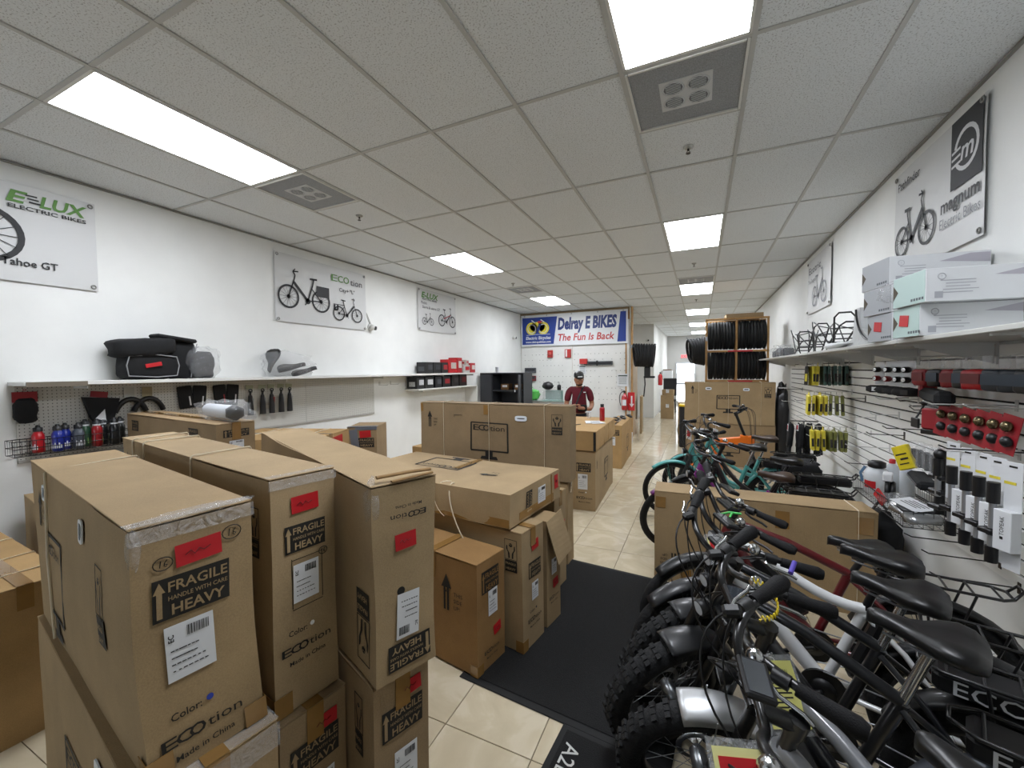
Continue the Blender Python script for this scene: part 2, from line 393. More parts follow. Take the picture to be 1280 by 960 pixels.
# black rubber-backed mats
MATM = mat('#131415', .95, name='ribbed_mat', bump=1.0, bscale=300, vary=.35, vscale=120)
t = thing('floor_mat', 'large black ribbed floor mat in the aisle between boxes and bikes', 'floor mat', (-.60, 2.71, 0), R_(-5))
mb = MB(); mb.box((0, 0, .004), (1.14, 1.66, .008), 0, .003); mb.build('mat_edge', mat('#0E0F10', .8, name='mat_border'), t)
mb = MB()
mb.box((0, 0, .0095), (1.06, 1.58, .006), 0, .002)
mb.build('mat_pile', MATM, t)
t = thing('floor_mat', 'small black doormat printed with white letters A2B, at the front', 'floor mat', (-.28, 1.42, 0), R_(-5))
mb = MB(); mb.box((0, 0, .004), (.72, .86, .008), 0, .003); mb.build('mat_edge', mat('#0E0F10', .8, name='mat_border'), t)
mb = MB(); mb.box((0, 0, .0095), (.66, .80, .006), 0, .002); mb.build('mat_pile', mat('#09090A', .95, name='doormat_pile', bump=.6, bscale=300), t)
mb = MB(); mb.text('A2B', TR(-.27, .25, .0135) @ RZ(R_(-90)), .10, bold=.004); mb.build('lettering', mat('#B9B9B6', .8, name='mat_print'), t)

# rear door, exit sign
d = struct(MB().box((-.66, YB-.03, 1.03), (.92, .06, 2.06)).build('door_1', mat('#C8CBCD', .3, .7, name='aluminium_frame')))
def emis(name, hexa, st):
    m = bpy.data.materials.new(name); m.use_nodes = True; nt = m.node_tree
    b = nt.nodes['Principled BSDF']; b.inputs['Base Color'].default_value = (.3, .3, .3, 1); b.inputs['Emission Color'].default_value = (*lin(hexa), 1); b.inputs['Emission Strength'].default_value = st
    return m
# street seen in daylight through the rear door's panes
MB().box((-.66, YB-.065, 1.72), (.78, .012, .5)).build('door_pane', emis('daylight_sky', '#E8F0F8', 3.2), d)
MB().box((-.66, YB-.065, 1.22), (.78, .012, .42)).build('door_pane', emis('daylight_street', '#AEB6BC', 1.6), d)
MB().box((-.66, YB-.065, .55), (.78, .012, .8)).build('door_pane', emis('daylight_ground', '#D9E0E6', 2.6), d)
MB().box((-.66, YB-.075, .98), (.8, .03, .05)).build('push_bar', STEEL, d)
t = thing('exit_sign', 'small red exit sign above the rear glass door', 'exit sign', (-.68, YB-.04, 2.32))
mb = MB(); mb.box((0, 0, 0), (.36, .05, .2), 0, .01); mb.build('housing', mat('#C9B6B4', .5, name='exit_housing'), t)
mb = MB(); mb.text('EXIT', TR(0, -.027, 0) @ RX(R_(90)), .17, bold=.02); mb.build('lettering', mat('#E01020', .5, name='exit_red', emit=2.5), t)
# ================================================================== CARDBOARD CARTONS
class Carton:
    """carton with its own body, flaps, tape, straps and prints; x = length, y = thickness, z = up, origin at base centre"""
    def __init__(s, label, loc, rz, L, T, H, cm=0, dent=.006, tilt=(0, 0), group='shipping cartons', name='cardboard_box', seed=0, flip=False):
        s.L, s.T, s.H, s.cm = L, T, H, CARD[cm]
        s.o = thing(name, label, 'box', loc, 0, group, rot=(tilt[0], tilt[1], rz)); s.flip = flip
        nx, ny, nz = 14, 4, 9; vs = {}; V = []
        off = Vector((seed*5.1, seed*2.3, seed*1.7)); s.off = off; s.dent = dent
        def vid(i, j, k):
            if (i, j, k) not in vs:
                x, y, z = -L/2+L*i/nx, -T/2+T*j/ny, H*k/nz
                vs[i, j, k] = len(V); V.append(tuple(Vector((x, y, z)) + s.disp(x, y, z)))
            return vs[i, j, k]
        F = []
        for i in range(nx):
            for j in range(ny):
                F.append((vid(i, j, nz), vid(i+1, j, nz), vid(i+1, j+1, nz), vid(i, j+1, nz))); F.append((vid(i, j, 0), vid(i, j+1, 0), vid(i+1, j+1, 0), vid(i+1, j, 0)))
            for k in range(nz):
                F.append((vid(i, 0, k), vid(i+1, 0, k), vid(i+1, 0, k+1), vid(i, 0, k+1))); F.append((vid(i, ny, k), vid(i, ny, k+1), vid(i+1, ny, k+1), vid(i+1, ny, k)))
        for j in range(ny):
            for k in range(nz):
                F.append((vid(0, j, k), vid(0, j, k+1), vid(0, j+1, k+1), vid(0, j+1, k))); F.append((vid(nx, j, k), vid(nx, j+1, k), vid(nx, j+1, k+1), vid(nx, j, k+1)))
        mb = MB(); mb.add(V, F, 0, True)
        s.body = mb.build('body', s.cm, s.o)
        me = s.body.data
        me.set_sharp_from_angle(angle=R_(35))
    def disp(s, x, y, z):
        n = noise.noise_vector(Vector((x*2.2, y*2.2, z*2.2))+s.off)*s.dent
        k = max(0, min(1, z/s.H)); n.z *= k
        n.y += math.copysign(1, y)*.5*s.dent*math.cos(math.pi*max(-.5, min(.5, x/s.L)))*math.sin(math.pi*k) if abs(y) > s.T*.45 else 0
        return n
    def put(s, mb, name, mats):
        mb.v = [tuple(Vector(v)+s.disp(*v)) for v in mb.v]
        return mb.build(name, mats, s.o)
    # frames on the faces, seen from outside: u to the right, v up
    def face(s, f, u=0, v=0, rot=0, off=.0035):
        L, T, H = s.L/2, s.T/2, s.H/2
        M = {'front': TR(0, -T-off, H) @ RX(R_(90)), 'back': TR(0, T+off, H) @ RZ(R_(180)) @ RX(R_(90)),
             'right': TR(L+off, 0, H) @ RZ(R_(90)) @ RX(R_(90)), 'left': TR(-L-off, 0, H) @ RZ(R_(-90)) @ RX(R_(90)),
             'top': TR(0, 0, 2*H+off)}[f]
        return M @ TR(u, v, 0) @ RZ(R_(rot))
    def flaps(s, tape=True, gap=.006, seam=False):
        """two long top flaps with a seam line and a strip of tape"""
        d = .004
        if not seam:
            mb = MB(); mb.box((0, 0, s.H+d/2+.003), (s.L+.004, s.T+.004, d), 0, .0015); s.put(mb, 'top_panel', s.cm)
        for q in ((-1, 1) if seam else ()):
            mb = MB(); mb.box((0, q*(s.T/4+gap/4), s.H+d/2+.004), (s.L+.006, s.T/2-gap/2+.003, d), 0, .0015, M=RX(R_(-q*.9)))
            s.put(mb, 'flap', s.cm)
        if tape:
            mb = MB(); mb.box((0, 0, s.H+.0105), (s.L+.012, .055, .0012))
            for q in (-1, 1): mb.box((q*(s.L/2+.0055), 0, s.H-.05), (.0012, .055, .115))
            s.put(mb, 'tape', TAPE)
        return s
    def edge_tape(s, f='right', w=.05):
        mb = MB()
        if f == 'right':
            mb.box((s.L/2+.005, 0, s.H-w/2), (.0012, s.T+.01, w)); mb.box((s.L/2-w/2, 0, s.H+.0095), (w, s.T+.01, .0012))
        else:
            mb.box((0, 0, s.H-w/2), (s.L, s.T, w))
        s.put(mb, 'edge_tape', SLEEVE); return s
    def corner_tape(s, sx=1, sy=-1, h=.12):
        mb = MB(); x, y = sx*s.L/2, sy*s.T/2
        mb.box((x-sx*.022, y+sy*.005, h/2), (.055, .0015, h)); mb.box((x+sx*.005, y-sy*.022, h/2), (.0015, .055, h)); s.put(mb, 'corner_tape', TAPE); return s
    def straps(s, xs, r=.004, w=.009):
        for x in xs:
            mb = MB(); T, H = s.T/2+.006, s.H+.011
            loop = [(x, -T, .0), (x+.004, -T-.001, H*.5), (x, -T, H-.006), (x, -T+.006, H), (x+.003, 0, H+.001), (x, T-.006, H), (x, T, H-.006), (x, T, 0)]
            mb.tube(loop, w/2, 6, flat=.35); s.put(mb, 'strap', STRAP)
        return s
    def handle(s, f, u, v, w=.1, h=.034):
        mb = MB(s.face(f, u, v, off=.004)); n = 20
        def ov(a, k): 
            c, q = math.cos(a), math.sin(a); return ((w/2*k)*math.copysign(abs(c)**.5, c), (h/2*(1+(k-1)*w/h))*math.copysign(abs(q)**.5, q))
        o = [ov(2*math.pi*i/n, 1) for i in range(n)]; i_ = [ov(2*math.pi*i/n, .66) for i in range(n)]
        vs = [(x, y, .004) for x, y in o]+[(x, y, .004) for x, y in i_]+[(x, y, 0) for x, y in o]+[(x, y, -.001) for x, y in i_]
        fs = []
        for k in range(n):
            j = (k+1) % n; fs += [(k, j, n+j, n+k), (2*n+k, 2*n+j, j, k), (n+k, n+j, 3*n+j, 3*n+k)]
        mb.add(vs, fs, 0); mb.add([(x, y, .0005) for x, y in i_], [tuple(range(n))], 1)
        s.put(mb, 'hand_hole', [WHITEPL, mat('#1E1A15', .9, name='hole_dark')]); return s
    def red(s, f, u, v, w=.11, h=.06, rot=0):
        mb = MB(s.face(f, u, v, rot, .0045)); mb.box((0, 0, 0), (w, h, .0008))
        sc = [(-w*.3, -.002, .002), (-w*.18, h*.12, .002), (-w*.1, -h*.1, .002), (0, h*.1, .002), (w*.1, -h*.05, .002), (w*.25, h*.06, .002)]
        mb.tube(sc, .0012, 4, 1); s.put(mb, 'red_sticker', [REDP, mat('#5A0A10', .6, name='pen_on_red')]); return s
    def label(s, f, u, v, w=.10, h=.13, rot=0):
        mb = MB(s.face(f, u, v, rot, .0045)); mb.box((0, 0, 0), (w, h, .0008)); z = .0022
        rnd = random.Random(int(w*1000)+int(u*999)); x = -w*.05
        while x < w*.4:
            b = w*rnd.choice((.008, .014, .022)); mb.box((x, h*.33, z), (b, h*.18, .0004), 1); x += b+w*rnd.choice((.012, .02))
        mb.text('EC', TR(-w*.38, h*.28, z) @ RZ(R_(90)), w*.16, 1, bold=.02)
        for k, (q, l) in enumerate(((.05, .6), (-.08, .55), (-.2, .75), (-.32, .8))):
            for e in range(7):
                mb.box((-w*.4+w*.11*e*l/.8+w*.04, h*q, z), (w*rnd.uniform(.05, .09), h*.018, .0004), 1)
        s.put(mb, 'shipping_label', [PAPER, INK]); return s
    def fragile(s, f, u, v, w=.15, h=.10, rot=0):
        mb = MB(s.face(f, u, v, rot)); mb.box((0, 0, 0), (w, h, .0006)); z = .0024
        a = -w*.42
        mb.poly([(a-w*.035, -h*.42, z), (a+w*.035, -h*.42, z), (a+w*.035, h*.2, z), (a-w*.035, h*.2, z)], 1)
        mb.poly([(a-w*.075, h*.18, z), (a+w*.075, h*.18, z), (a, h*.44, z)], 1)
        M = TR(w*.08, 0, z)
        mb.text('FRAGILE', M @ TR(0, h*.28, 0), h*.34, 1, bold=.015, width=w*.78)
        mb.text('HANDLE WITH CARE', M, h*.15, 1, bold=.01, width=w*.78)
        mb.text('HEAVY', M @ TR(0, -h*.28, 0), h*.36, 1, bold=.02, width=w*.7)
        s.put(mb, 'fragile_print', [INK, s.cm]); return s
    def hands(s, f, u, v, w=.06, h=.135, rot=0):
        mb = MB(s.face(f, u, v, rot)); t = .003
        for (cx, cy, sx, sy) in ((0, h/2, w, t), (0, -h*.12, w, t), (-w/2, h*.19, t, h*.62), (w/2, h*.19, t, h*.62)): mb.box((cx, cy, 0), (sx, sy, .0006))
        mb.box((0, -h*.32, 0), (w, h*.36, .0006))
        mb.text('FRAGILE', TR(0, -h*.24, .0024), h*.1, 1, bold=.02, width=w*.85); mb.text('HEAVY', TR(0, -h*.40, .0024), h*.11, 1, bold=.02, width=w*.8)
        for q in (-1, 1):
            mb.poly([(q*w*.08, -h*.08, 0), (q*w*.2, -h*.08, 0), (q*w*.24, h*.1, 0), (q*w*.38, h*.2, 0), (q*w*.36, h*.32, 0), (q*w*.28, h*.3, 0), (q*w*.26, h*.18, 0), (q*w*.1, h*.08, 0)][::q], 0)
        k = w*.14; cy = h*.33
        mb.poly([(0, cy-k, 0), (k, cy-k*.5, 0), (k, cy+k*.4, 0), (0, cy, 0)], 0); mb.poly([(0, cy-k, 0), (0, cy, 0), (-k, cy+k*.4, 0), (-k, cy-k*.5, 0)], 0)
        mb.poly([(-k*.9, cy+k*.6, 0), (0, cy+k*.2, 0), (k*.9, cy+k*.6, 0), (0, cy+k, 0)], 0)
        s.put(mb, 'handling_print', [INK, s.cm]); return s
    def logo(s, mb, M, w, mi=0):
        mb.text('E', M @ TR(-w*.41, 0, 0), w*.22, mi, bold=.01, width=w*.18); mb.text('C', M @ TR(-w*.235, 0, 0), w*.22, mi, bold=.015, width=w*.2)
        mb.text('O', M @ TR(-w*.08, 0, 0), w*.23, mi, bold=.02, width=w*.2); mb.text('tion', M @ TR(w*.26, 0, 0), w*.21, mi, width=w*.44)
    def tv(s, f, u, v, w=.34, h=.24, rot=0):
        mb = MB(s.face(f, u, v, rot)); t = .011
        for (cx, cy, sx, sy) in ((0, h/2, w, t), (0, -h/2, w, t*1.3), (-w/2, 0, t, h), (w/2, 0, t, h)): mb.box((cx, cy, 0), (sx+t*.5, sy, .0006))
        mb.box((0, -h/2-h*.1, 0), (w*.2, h*.2, .0006)); mb.poly([(-w*.24, -h*.80, 0), (w*.24, -h*.80, 0), (w*.2, -h*.69, 0), (-w*.2, -h*.69, 0)])
        s.logo(mb, TR(0, h*.33, .0004), w*.88); s.put(mb, 'monitor_print', INK); return s
    def maker(s, f, u, v, w=.17, rot=0, color=None):
        mb = MB(s.face(f, u, v, rot)); s.logo(mb, Matrix(), w); s.put(mb, 'logo_print', INK)
        mb = MB(s.face(f, u, v, rot)); mb.text('Made in China', TR(0, -w*.26, 0), w*.12, width=w*.72, bold=.01); s.put(mb, 'origin_print', INK)
        if color is not None: mb = MB(s.face(f, u, v, rot)); mb.text('Color:', TR(-w*.18, w*.33, 0), w*.15, bold=.01, width=w*.36); s.put(mb, 'colour_print', INK)
        if color:
            mb = MB(s.face(f, u+w*.1, v+w*.35, off=.0045)); mb.lathe([(w*.045, 0), (w*.045, .0008)], 12); s.put(mb, 'colour_dot', mat(color, .5))
        return s
    def up(s, f, u, v, h=.11, rot=0, txt=True):
        mb = MB(s.face(f, u, v, rot)); w = h*.22
        mb.poly([(-w*.8, h*.12, 0), (w*.8, h*.12, 0), (0, h*.5, 0)]); mb.box((-w*.28, -h*.18, 0), (w*.3, h*.62, .0006)); mb.box((w*.28, -h*.18, 0), (w*.3, h*.62, .0006))
        mb.poly([(-w*.12, 0, .0004), (w*.12, 0, .0004), (0, h*.1, .0004)])
        if txt:
            for k, q in enumerate(('THIS', 'SIDE', 'UP!')): mb.text(q, TR(w*1.2, -k*h*.18, 0), h*.15, align='L')
        s.put(mb, 'this_side_up_print', INK); return s
    def scribble(s, f, u, v, sz=.06, seed=0):
        mb = MB(s.face(f, u, v)); r = random.Random(seed)
        n = 14; mb.tube([(sz*.5*math.cos(6.3*i/n), sz*.4*math.sin(6.3*i/n), 0) for i in range(n)], .0012, 4, closed=True)
        mb.tube([(-sz*.16, -sz*.2, 0), (-sz*.11, sz*.2, 0)], .0012, 4); mb.tube([(sz*.2, sz*.2, 0), (sz*.08, sz*.02, 0), (sz*.06, -.14*sz, 0), (sz*.16, -.2*sz, 0), (sz*.22, -.1*sz, 0), (sz*.1, -.04*sz, 0)], .0012, 4)
        s.put(mb, 'pen_mark', INK); return s
    def ends(s):        # the usual end panel
        return s
def corner(x, y, a, L, T):
    """centre of a carton whose nearest right-hand corner (end +x, side -y) stands at x, y and whose length axis is turned by a"""
    c, q = math.cos(a), math.sin(a)
    return x - c*L/2 - q*T/2, y - q*L/2 + c*T/2

# --- front stacks on the left, two cartons high
a = R_(-9.5)
L_, T_ = 1.34, .262
x, y = corner(-1.165, .462, a, 1.36, .30)
C = Carton('bottom carton of the stack at the left foreground, packing tape along its top', (x, y, 0), a, 1.36, .30, .735, 1, seed=1)
C.flaps().edge_tape('right', .07).tv('front', 0, 0).handle('front', .33, .27, .1, .05).fragile('right', 0, .2, .17, .11)
x, y = corner(-1.195, .487, a, L_, T_)
C = Carton('tall carton at left front, label with blue colour dot and red sticker', (x, y, .745), a, L_, T_, .64, 1, dent=.014, tilt=(R_(1.2), 0), seed=2)
C.flaps(tape=False).edge_tape('right', .035).straps((-.38,)).tv('front', -.30, -.06, .26, .30)
C.handle('front', .17, .22, .06, .07).handle('front', -.42, .24, .05, .06).hands('front', .42, .07, .075, .22).up('front', -.52, .16, .14)
C.red('right', .005, .235, .1, .055, 3).fragile('right', -.01, .135, .165, .105).label('right', -.02, -.01, .105, .145).maker('right', -.01, -.235, .185, color='#2A3F9E').scribble('right', .08, .255, .045).scribble('right', -.07, .225, .04)
C.corner_tape(1, -1, .07).corner_tape(1, 1, .06)
mb = MB(); mb.blob((L_/2-.02, 0, .648), (.06, T_+.012, .022), 0, 14, 8, .3, 6); mb.blob((L_/2-.002, -T_/2+.004, .60), (.026, .026, .1), 0, 12, 8, .25, 5, 3); mb.build('plastic_wrap', FILM, C.o)

a = R_(-9.5)
x, y = corner(-1.165, .80, a, 1.36, .22)
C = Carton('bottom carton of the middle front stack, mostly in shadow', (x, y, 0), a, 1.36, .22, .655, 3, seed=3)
C.flaps().red('right', .03, .26, .09, .05).fragile('right', 0, .18, .16, .10).label('right', .02, .03, .085, .12).maker('right', 0, -.15, .16, color='#D8D8D8')
x, y = corner(-1.185, .808, a, 1.56, .212)
C = Carton('strapped carton of the middle front stack, label with white colour dot', (x, y, .668), a, 1.56, .212, .75, 0, dent=.012, seed=4)
C.flaps(tape=False).edge_tape('right', .03).straps((-.58, -.42, .16)).handle('front', -.5, .23, .07, .045).handle('front', -.05, .23, .08, .05).up('front', -.7, .26, .12, txt=False)
C.red('right', .0, .285, .09, .055, 2).fragile('right', 0, .175, .135, .088).label('right', .0, .03, .085, .12).maker('right', 0, -.175, .165, color='#D8D8D8').scribble('right', .06, .105, .03).hands('front', .68, .2, .06, .16).corner_tape(1, -1, .07)
mb = MB(C.face('right', 0, .035, off=.004))
for (cx, cy, sx, sy) in ((0, .075, .1, .002), (0, -.085, .1, .002), (-.05, 0, .002, .16), (.05, 0, .002, .16)): mb.box((cx, cy, 0), (sx, sy, .0006))
mb.build('label_outline', INK, C.o)

a = R_(-22)
x, y = corner(-.945, .965, R_(-20), 1.36, .21)
C = Carton('bottom carton of the third front stack, standing on the tiles', (x, y, 0), R_(-20), 1.36, .205, .725, 3, seed=5)
C.red('right', .03, .31, .08, .05, 4).fragile('right', 0, .22, .15, .10).label('right', .01, .05, .085, .13).hands('front', .58, .2, .055, .2).maker('right', 0, -.2, .15, color='#222222').flaps()
x, y = corner(-.925, .955, a, 1.45, .225)
C = Carton('upside-down carton on the third front stack with torn top flap', (x, y, .745), a, 1.45, .225, .655, 0, dent=.015, seed=6)
C.maker('right', .01, .215, .13, 180).red('right', .0, .13, .075, .055, 3).label('right', .005, -.125, .085, .15, 178).fragile('right', .01, -.255, .16, .085, 180).hands('front', .64, -.16, .085, .24, 180)
C.flaps(tape=False)
mb = MB(); mb.tube([(1.45/2-.01, -.09, .672), (1.45/2+.004, .02, .675), (1.45/2-.006, .1, .668)], .011, 8, flat=.5); mb.tube([(1.45/2+.012, -.05, .656), (1.45/2+.012, .1, .66)], .008, 6, flat=.5); mb.build('torn_flap', CARD_IN, C.o)
mb = MB(C.face('right', -.02, -.04)); mb.lathe([(.014, 0), (.014, .0006)], 14); mb.build('colour_dot', INK, C.o)
mb = MB(); mb.blob((1.45/2-.02, -.105, .59), (.07, .04, .16), 0, 12, 8, .25, 5); mb.build('plastic_wrap', FILM, C.o)

# --- cartons further left
C = Carton('low carton with white straps against the left wall foreground', (-3.64, .80, 0), R_(-3), 1.42, .29, .735, 2, seed=7); C.flaps().straps((-.2, .2, .5)).tv('front', 0, 0)
C = Carton('small carton tucked behind the low strapped carton at left', (-3.9, 1.22, 0), R_(-8), 1.2, .22, .86, 1, seed=8); C.flaps()
x, y = corner(-2.90, 1.62, R_(-6), 1.55, .24)
C = Carton('lower carton under the bagged pump box, behind the front stacks', (x, y, 0), R_(-6), 1.55, .24, .70, 3, seed=9); C.flaps()
C = Carton('dark brown carton carrying a plastic-bagged roll, behind front stacks', (x, y, .712), R_(-6), 1.55, .24, .69, 3, seed=10)
C.flaps().fragile('front', .44, .26, .14, .085).label('right', .0, .20, .09, .06).fragile('right', 0, .28, .16, .05).fragile('front', -.6, .26, .14, .085)
# stack behind, against the pegboard
x, y = corner(-3.34, 2.66, R_(20), 1.0, .74)
C = Carton('supporting carton under the flat strapped box near the pegboard', (x, y, 0), R_(20), 1.0, .72, .86, 1, seed=11); C.flaps()
x, y = corner(-3.32, 2.66, R_(20), 1.02, .76)
C = Carton('flat strapped carton with red sticker, below hanging bike tools', (x, y, .875), R_(20), 1.02, .76, .225, 2, seed=12); C.flaps().straps((-.25, .3)).red('right', .10, .02, .26, .12, 4)
x, y = corner(-3.74, 3.50, R_(-62), .46, .34)
C = Carton('carton patched with grey duct tape beside the pegboard wall', (x, y, 0), R_(-62), .46, .34, 1.09, 3, seed=13); C.flaps(tape=False).red('right', .04, .47, .13, .08, 4).fragile('right', .04, .37, .2, .11)
mb = MB(); mb.box((.236, -.07, .82), (.002, .09, .5), M=RX(.12)); mb.box((.2, 0, 1.102), (.08, .35, .002)); mb.box((.236, .05, 1.08), (.002, .25, .03)); C.put(mb, 'duct_tape', mat('#6F7580', .3, .3, name='duct_tape'))
C = Carton('carton with crossed straps behind the flat box, left of the centre', (-2.46, 4.2, 0), R_(-4), 1.45, .5, .82, 2, seed=14); C.flaps().straps((-.2, .1, .5))

# --- centre group
a = R_(-10)
x, y = corner(-1.13, 1.952, a, 1.3, .262)
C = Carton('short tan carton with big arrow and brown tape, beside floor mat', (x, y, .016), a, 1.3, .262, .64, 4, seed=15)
C.flaps(tape=False).up('front', .42, .11, .22).fragile('right', -.01, .20, .16, .13).label('right', .01, .06, .085, .15).red('right', .05, -.12, .07, .06, 10).maker('right', .0, -.22, .14).corner_tape(1, -1, .06)
mb = MB(); mb.box((.3, 0, .6525), (.055, .262, .0012)); mb.box((.3, -.1355, .57), (.055, .0015, .16)); mb.build('tape', TAPE, C.o)
x, y = corner(-.975, 2.235, a, 1.4, .255)
C = Carton('middle carton of the three on the mat edge, strap hanging down', (x, y, .016), a, 1.4, .25, .735, 0, seed=16)
C.red('right', .02, .26, .08, .06, 6).fragile('right', .015, .11, .14, .1).label('right', .015, -.03, .075, .11).maker('right', .01, -.2, .16, color='#222222').hands('front', .62, .22, .09, .2).corner_tape(1, -1, .07).flaps()
x, y = corner(-.925, 2.53, a, 1.4, .20)
C = Carton('rear carton of the three at the mat, with open hanging flap', (x, y, .016), a, 1.4, .19, .72, 1, seed=17)
C.label('right', 0, .03, .07, .11).red('right', .02, -.09, .07, .06, 8).maker('right', 0, -.18, .13)
mb = MB(); mb.box((.74, .01, .60), (.006, .22, .29), 0, M=RY(R_(-14)) @ RX(R_(8))); mb.build('open_flap', CARD[0], C.o)
C = Carton('narrow carton end with red sticker below the large monitor carton', (-1.70, 3.17, 0), R_(-6), 1.38, .22, .77, 0, seed=18); C.red('right', .04, .10, .09, .09).flaps()
# lying carton on top
cx, cy = corner(-1.05, 2.235, R_(-5.5), 1.46, .74)
C = Carton('flat carton lying on the centre stack, monitor print on top', (cx, cy, .775), R_(-5.5), 1.46, .74, .21, 0, dent=.01, seed=19)
C.tv('top', -.17, .12, .42, .27, 180).up('top', .34, -.03, .16, 90).label('right', .06, 0, .11, .11).fragile('right', -.12, 0, .14, .08, 90).red('right', .3, .03, .06, .1)
C.put(MB().box((.1, -.372, .03), (1.25, .002, .05)), 'tape', TAPE)
C.put(MB().box((.732, 0, .04), (.002, .5, .05)), 'tape', TAPE)
C.put(MB().box((.0, .2, .2135), (.05, .34, .001)), 'tape', TAPE)
C.put(MB().box((.733, .22, .1), (.002, .015, .2)), 'tape', TAPE)
for (p0, p1, p2, p3) in (((.22, -.30, .215), (.1, -.37, .24), (.1, -.40, .08), (.22, -.385, .0)), ((.26, -.32, .215), (.24, -.39, .25), (.25, -.39, .02), (.44, -.40, -.18))):
    mb = MB(); pts = bez(p0, p1, p2, p3, 12)
    if p3[2] < -.1: pts += [Vector((.56, -.40, -.42)), Vector((.66, -.38, -.47))]
    mb.tube(pts, .006, 6, flat=.4); mb.build('loose_strap', STRAP, C.o)
C = Carton('carton beneath the big monitor-print carton in the centre', (-1.85, 3.545, 0), 0, 1.58, .17, .745, 1, seed=20); C.flaps()
C = Carton('big upright carton in the centre facing us, monitor print and straps', (-1.84, 3.54, .755), R_(-1), 1.62, .17, .665, 5, seed=21, dent=.008)
C.flaps(tape=False).straps((-.52, 0, .57)).tv('front', .0, .02, .40, .27).handle('front', .34, .215, .12, .05).hands('front', .69, .17, .10, .18).up('front', -.69, .17, .17)
mb = MB(); mb.box((-.03, -.09, .615), (.05, .002, .09)); C.put(mb, 'tape', TAPE)
mb = MB(); mb.box((-.79, -.09, .62), (.03, .002, .08)); C.put(mb, 'tape', TAPE)
mb = MB(C.face('front', -.35, .22)); mb.tube([(-.045, -.02, 0), (-.045, 0, 0), (.045, 0, 0), (.045, -.01, 0)], .0018, 4); mb.build('cut_line', INK, C.o)

# --- counter made of cartons
x, y = -1.335, 5.62
C = Carton('upright carton under the flat counter carton beside the aisle', (x, y, 0), R_(92.5), 1.4, .29, .735, 0, seed=22)
C.flaps(tape=False).tv('front', .05, .03, .28, .24).fragile('left', 0, .17, .18, .11).label('left', -.01, -.01, .12, .19).maker('left', .01, -.21, .2, color='#D8D8D8').up('front', -.6, .2, .12, txt=False)
C = Carton('flat carton used as a counter with paper and red bottle on it', (-1.56, 5.62, .752), R_(92), 1.5, .78, .235, 2, dent=.012, seed=23)
C.flaps(tape=False).fragile('left', .02, .0, .17, .15, 90)
mb = MB(); mb.box((-.752, -.375, .115), (.006, .03, .23)); mb.build('torn_edge', INK, C.o)
for xx in (-.2, .12, .45):
    mb = MB(); mb.box((xx, -.393, .12), (.004, .004, .23)); mb.build('crease', CARD_IN, C.o)
C = Carton('carton behind the counter carton, farther along the aisle', (-1.40, 7.95, 0), R_(92), 1.45, .28, .76, 2, seed=24, dent=.012)
C.flaps().tv('front', 0, 0, .28, .24).label('left', -.02, .1, .1, .15).fragile('left', 0, .25, .2, .1)
t = thing('parts_box', 'tiny open cardboard box on the counter carton edge', 'box', (-1.78, 5.05, 1.0), .2)
mb = MB(); mb.box((0, 0, .05), (.16, .12, .1), 0, .004); mb.build('body', CARD[2], t); MB().box((0, -.05, .103), (.15, .05, .003), 0, M=RX(.3)).build('flap', CARD[0], t)

# --- right-hand side
C = Carton('upside-down carton behind the front bikes, arrow pointing down', (.385, 3.70, 0), R_(1.5), 1.46, .28, .735, 1, seed=25, dent=.01)
C.up('front', -.58, -.22, .19, 180).flaps(tape=False).straps((.62,))
C.put(MB().box((.17, -.144, .62), (.09, .002, .13)), 'tape', TAPE)
C.put(MB().box((-.68, -.144, .65), (.08, .002, .09)), 'tape', TAPE)
C.put(MB().box((-.49, -.144, .06), (.08, .002, .12)), 'tape', TAPE)
C.put(MB().box((.66, -.144, .64), (.09, .002, .12)), 'tape', TAPE)
C = Carton('lower far carton at the end of the bike row', (.46, 8.30, 0), 0, 1.40, .3, .74, 3, seed=26); C.tv('front', 0, 0).hands('front', .53, .12, .1, .2).up('front', -.55, .15, .15).flaps()
C = Carton('upper far carton facing us below the tyre rack, monitor print', (.45, 8.31, .752), R_(-.5), 1.42, .3, .735, 0, seed=27)
C.flaps().tv('front', .0, .02, .36, .24).straps((-.48, 0, .5)).handle('front', -.32, .26, .1, .05).handle('front', .28, .25, .1, .05).hands('front', .60, .2, .1, .18).up('front', -.58, .24, .15)
for (x, y, l, q, h, z, rz, lab) in ((-1.05, 15.2, .42, .36, .80, 0, .1, 'tall carton on the floor of the rear corridor, white label'), (-1.02, 15.25, .36, .3, .2, .805, -.1, 'small carton on top of the rear corridor carton'), (-.32, 10.3, .30, .3, .95, 0, 0, 'carton beside the yellow-topped bin beyond the bikes')):
    C = Carton(lab, (x, y, z), rz, l, q, h, 1, seed=int(abs(x*50)), group='far cartons'); C.label('front', 0, .05, .1, .12)
    if h > .3: C.flaps()
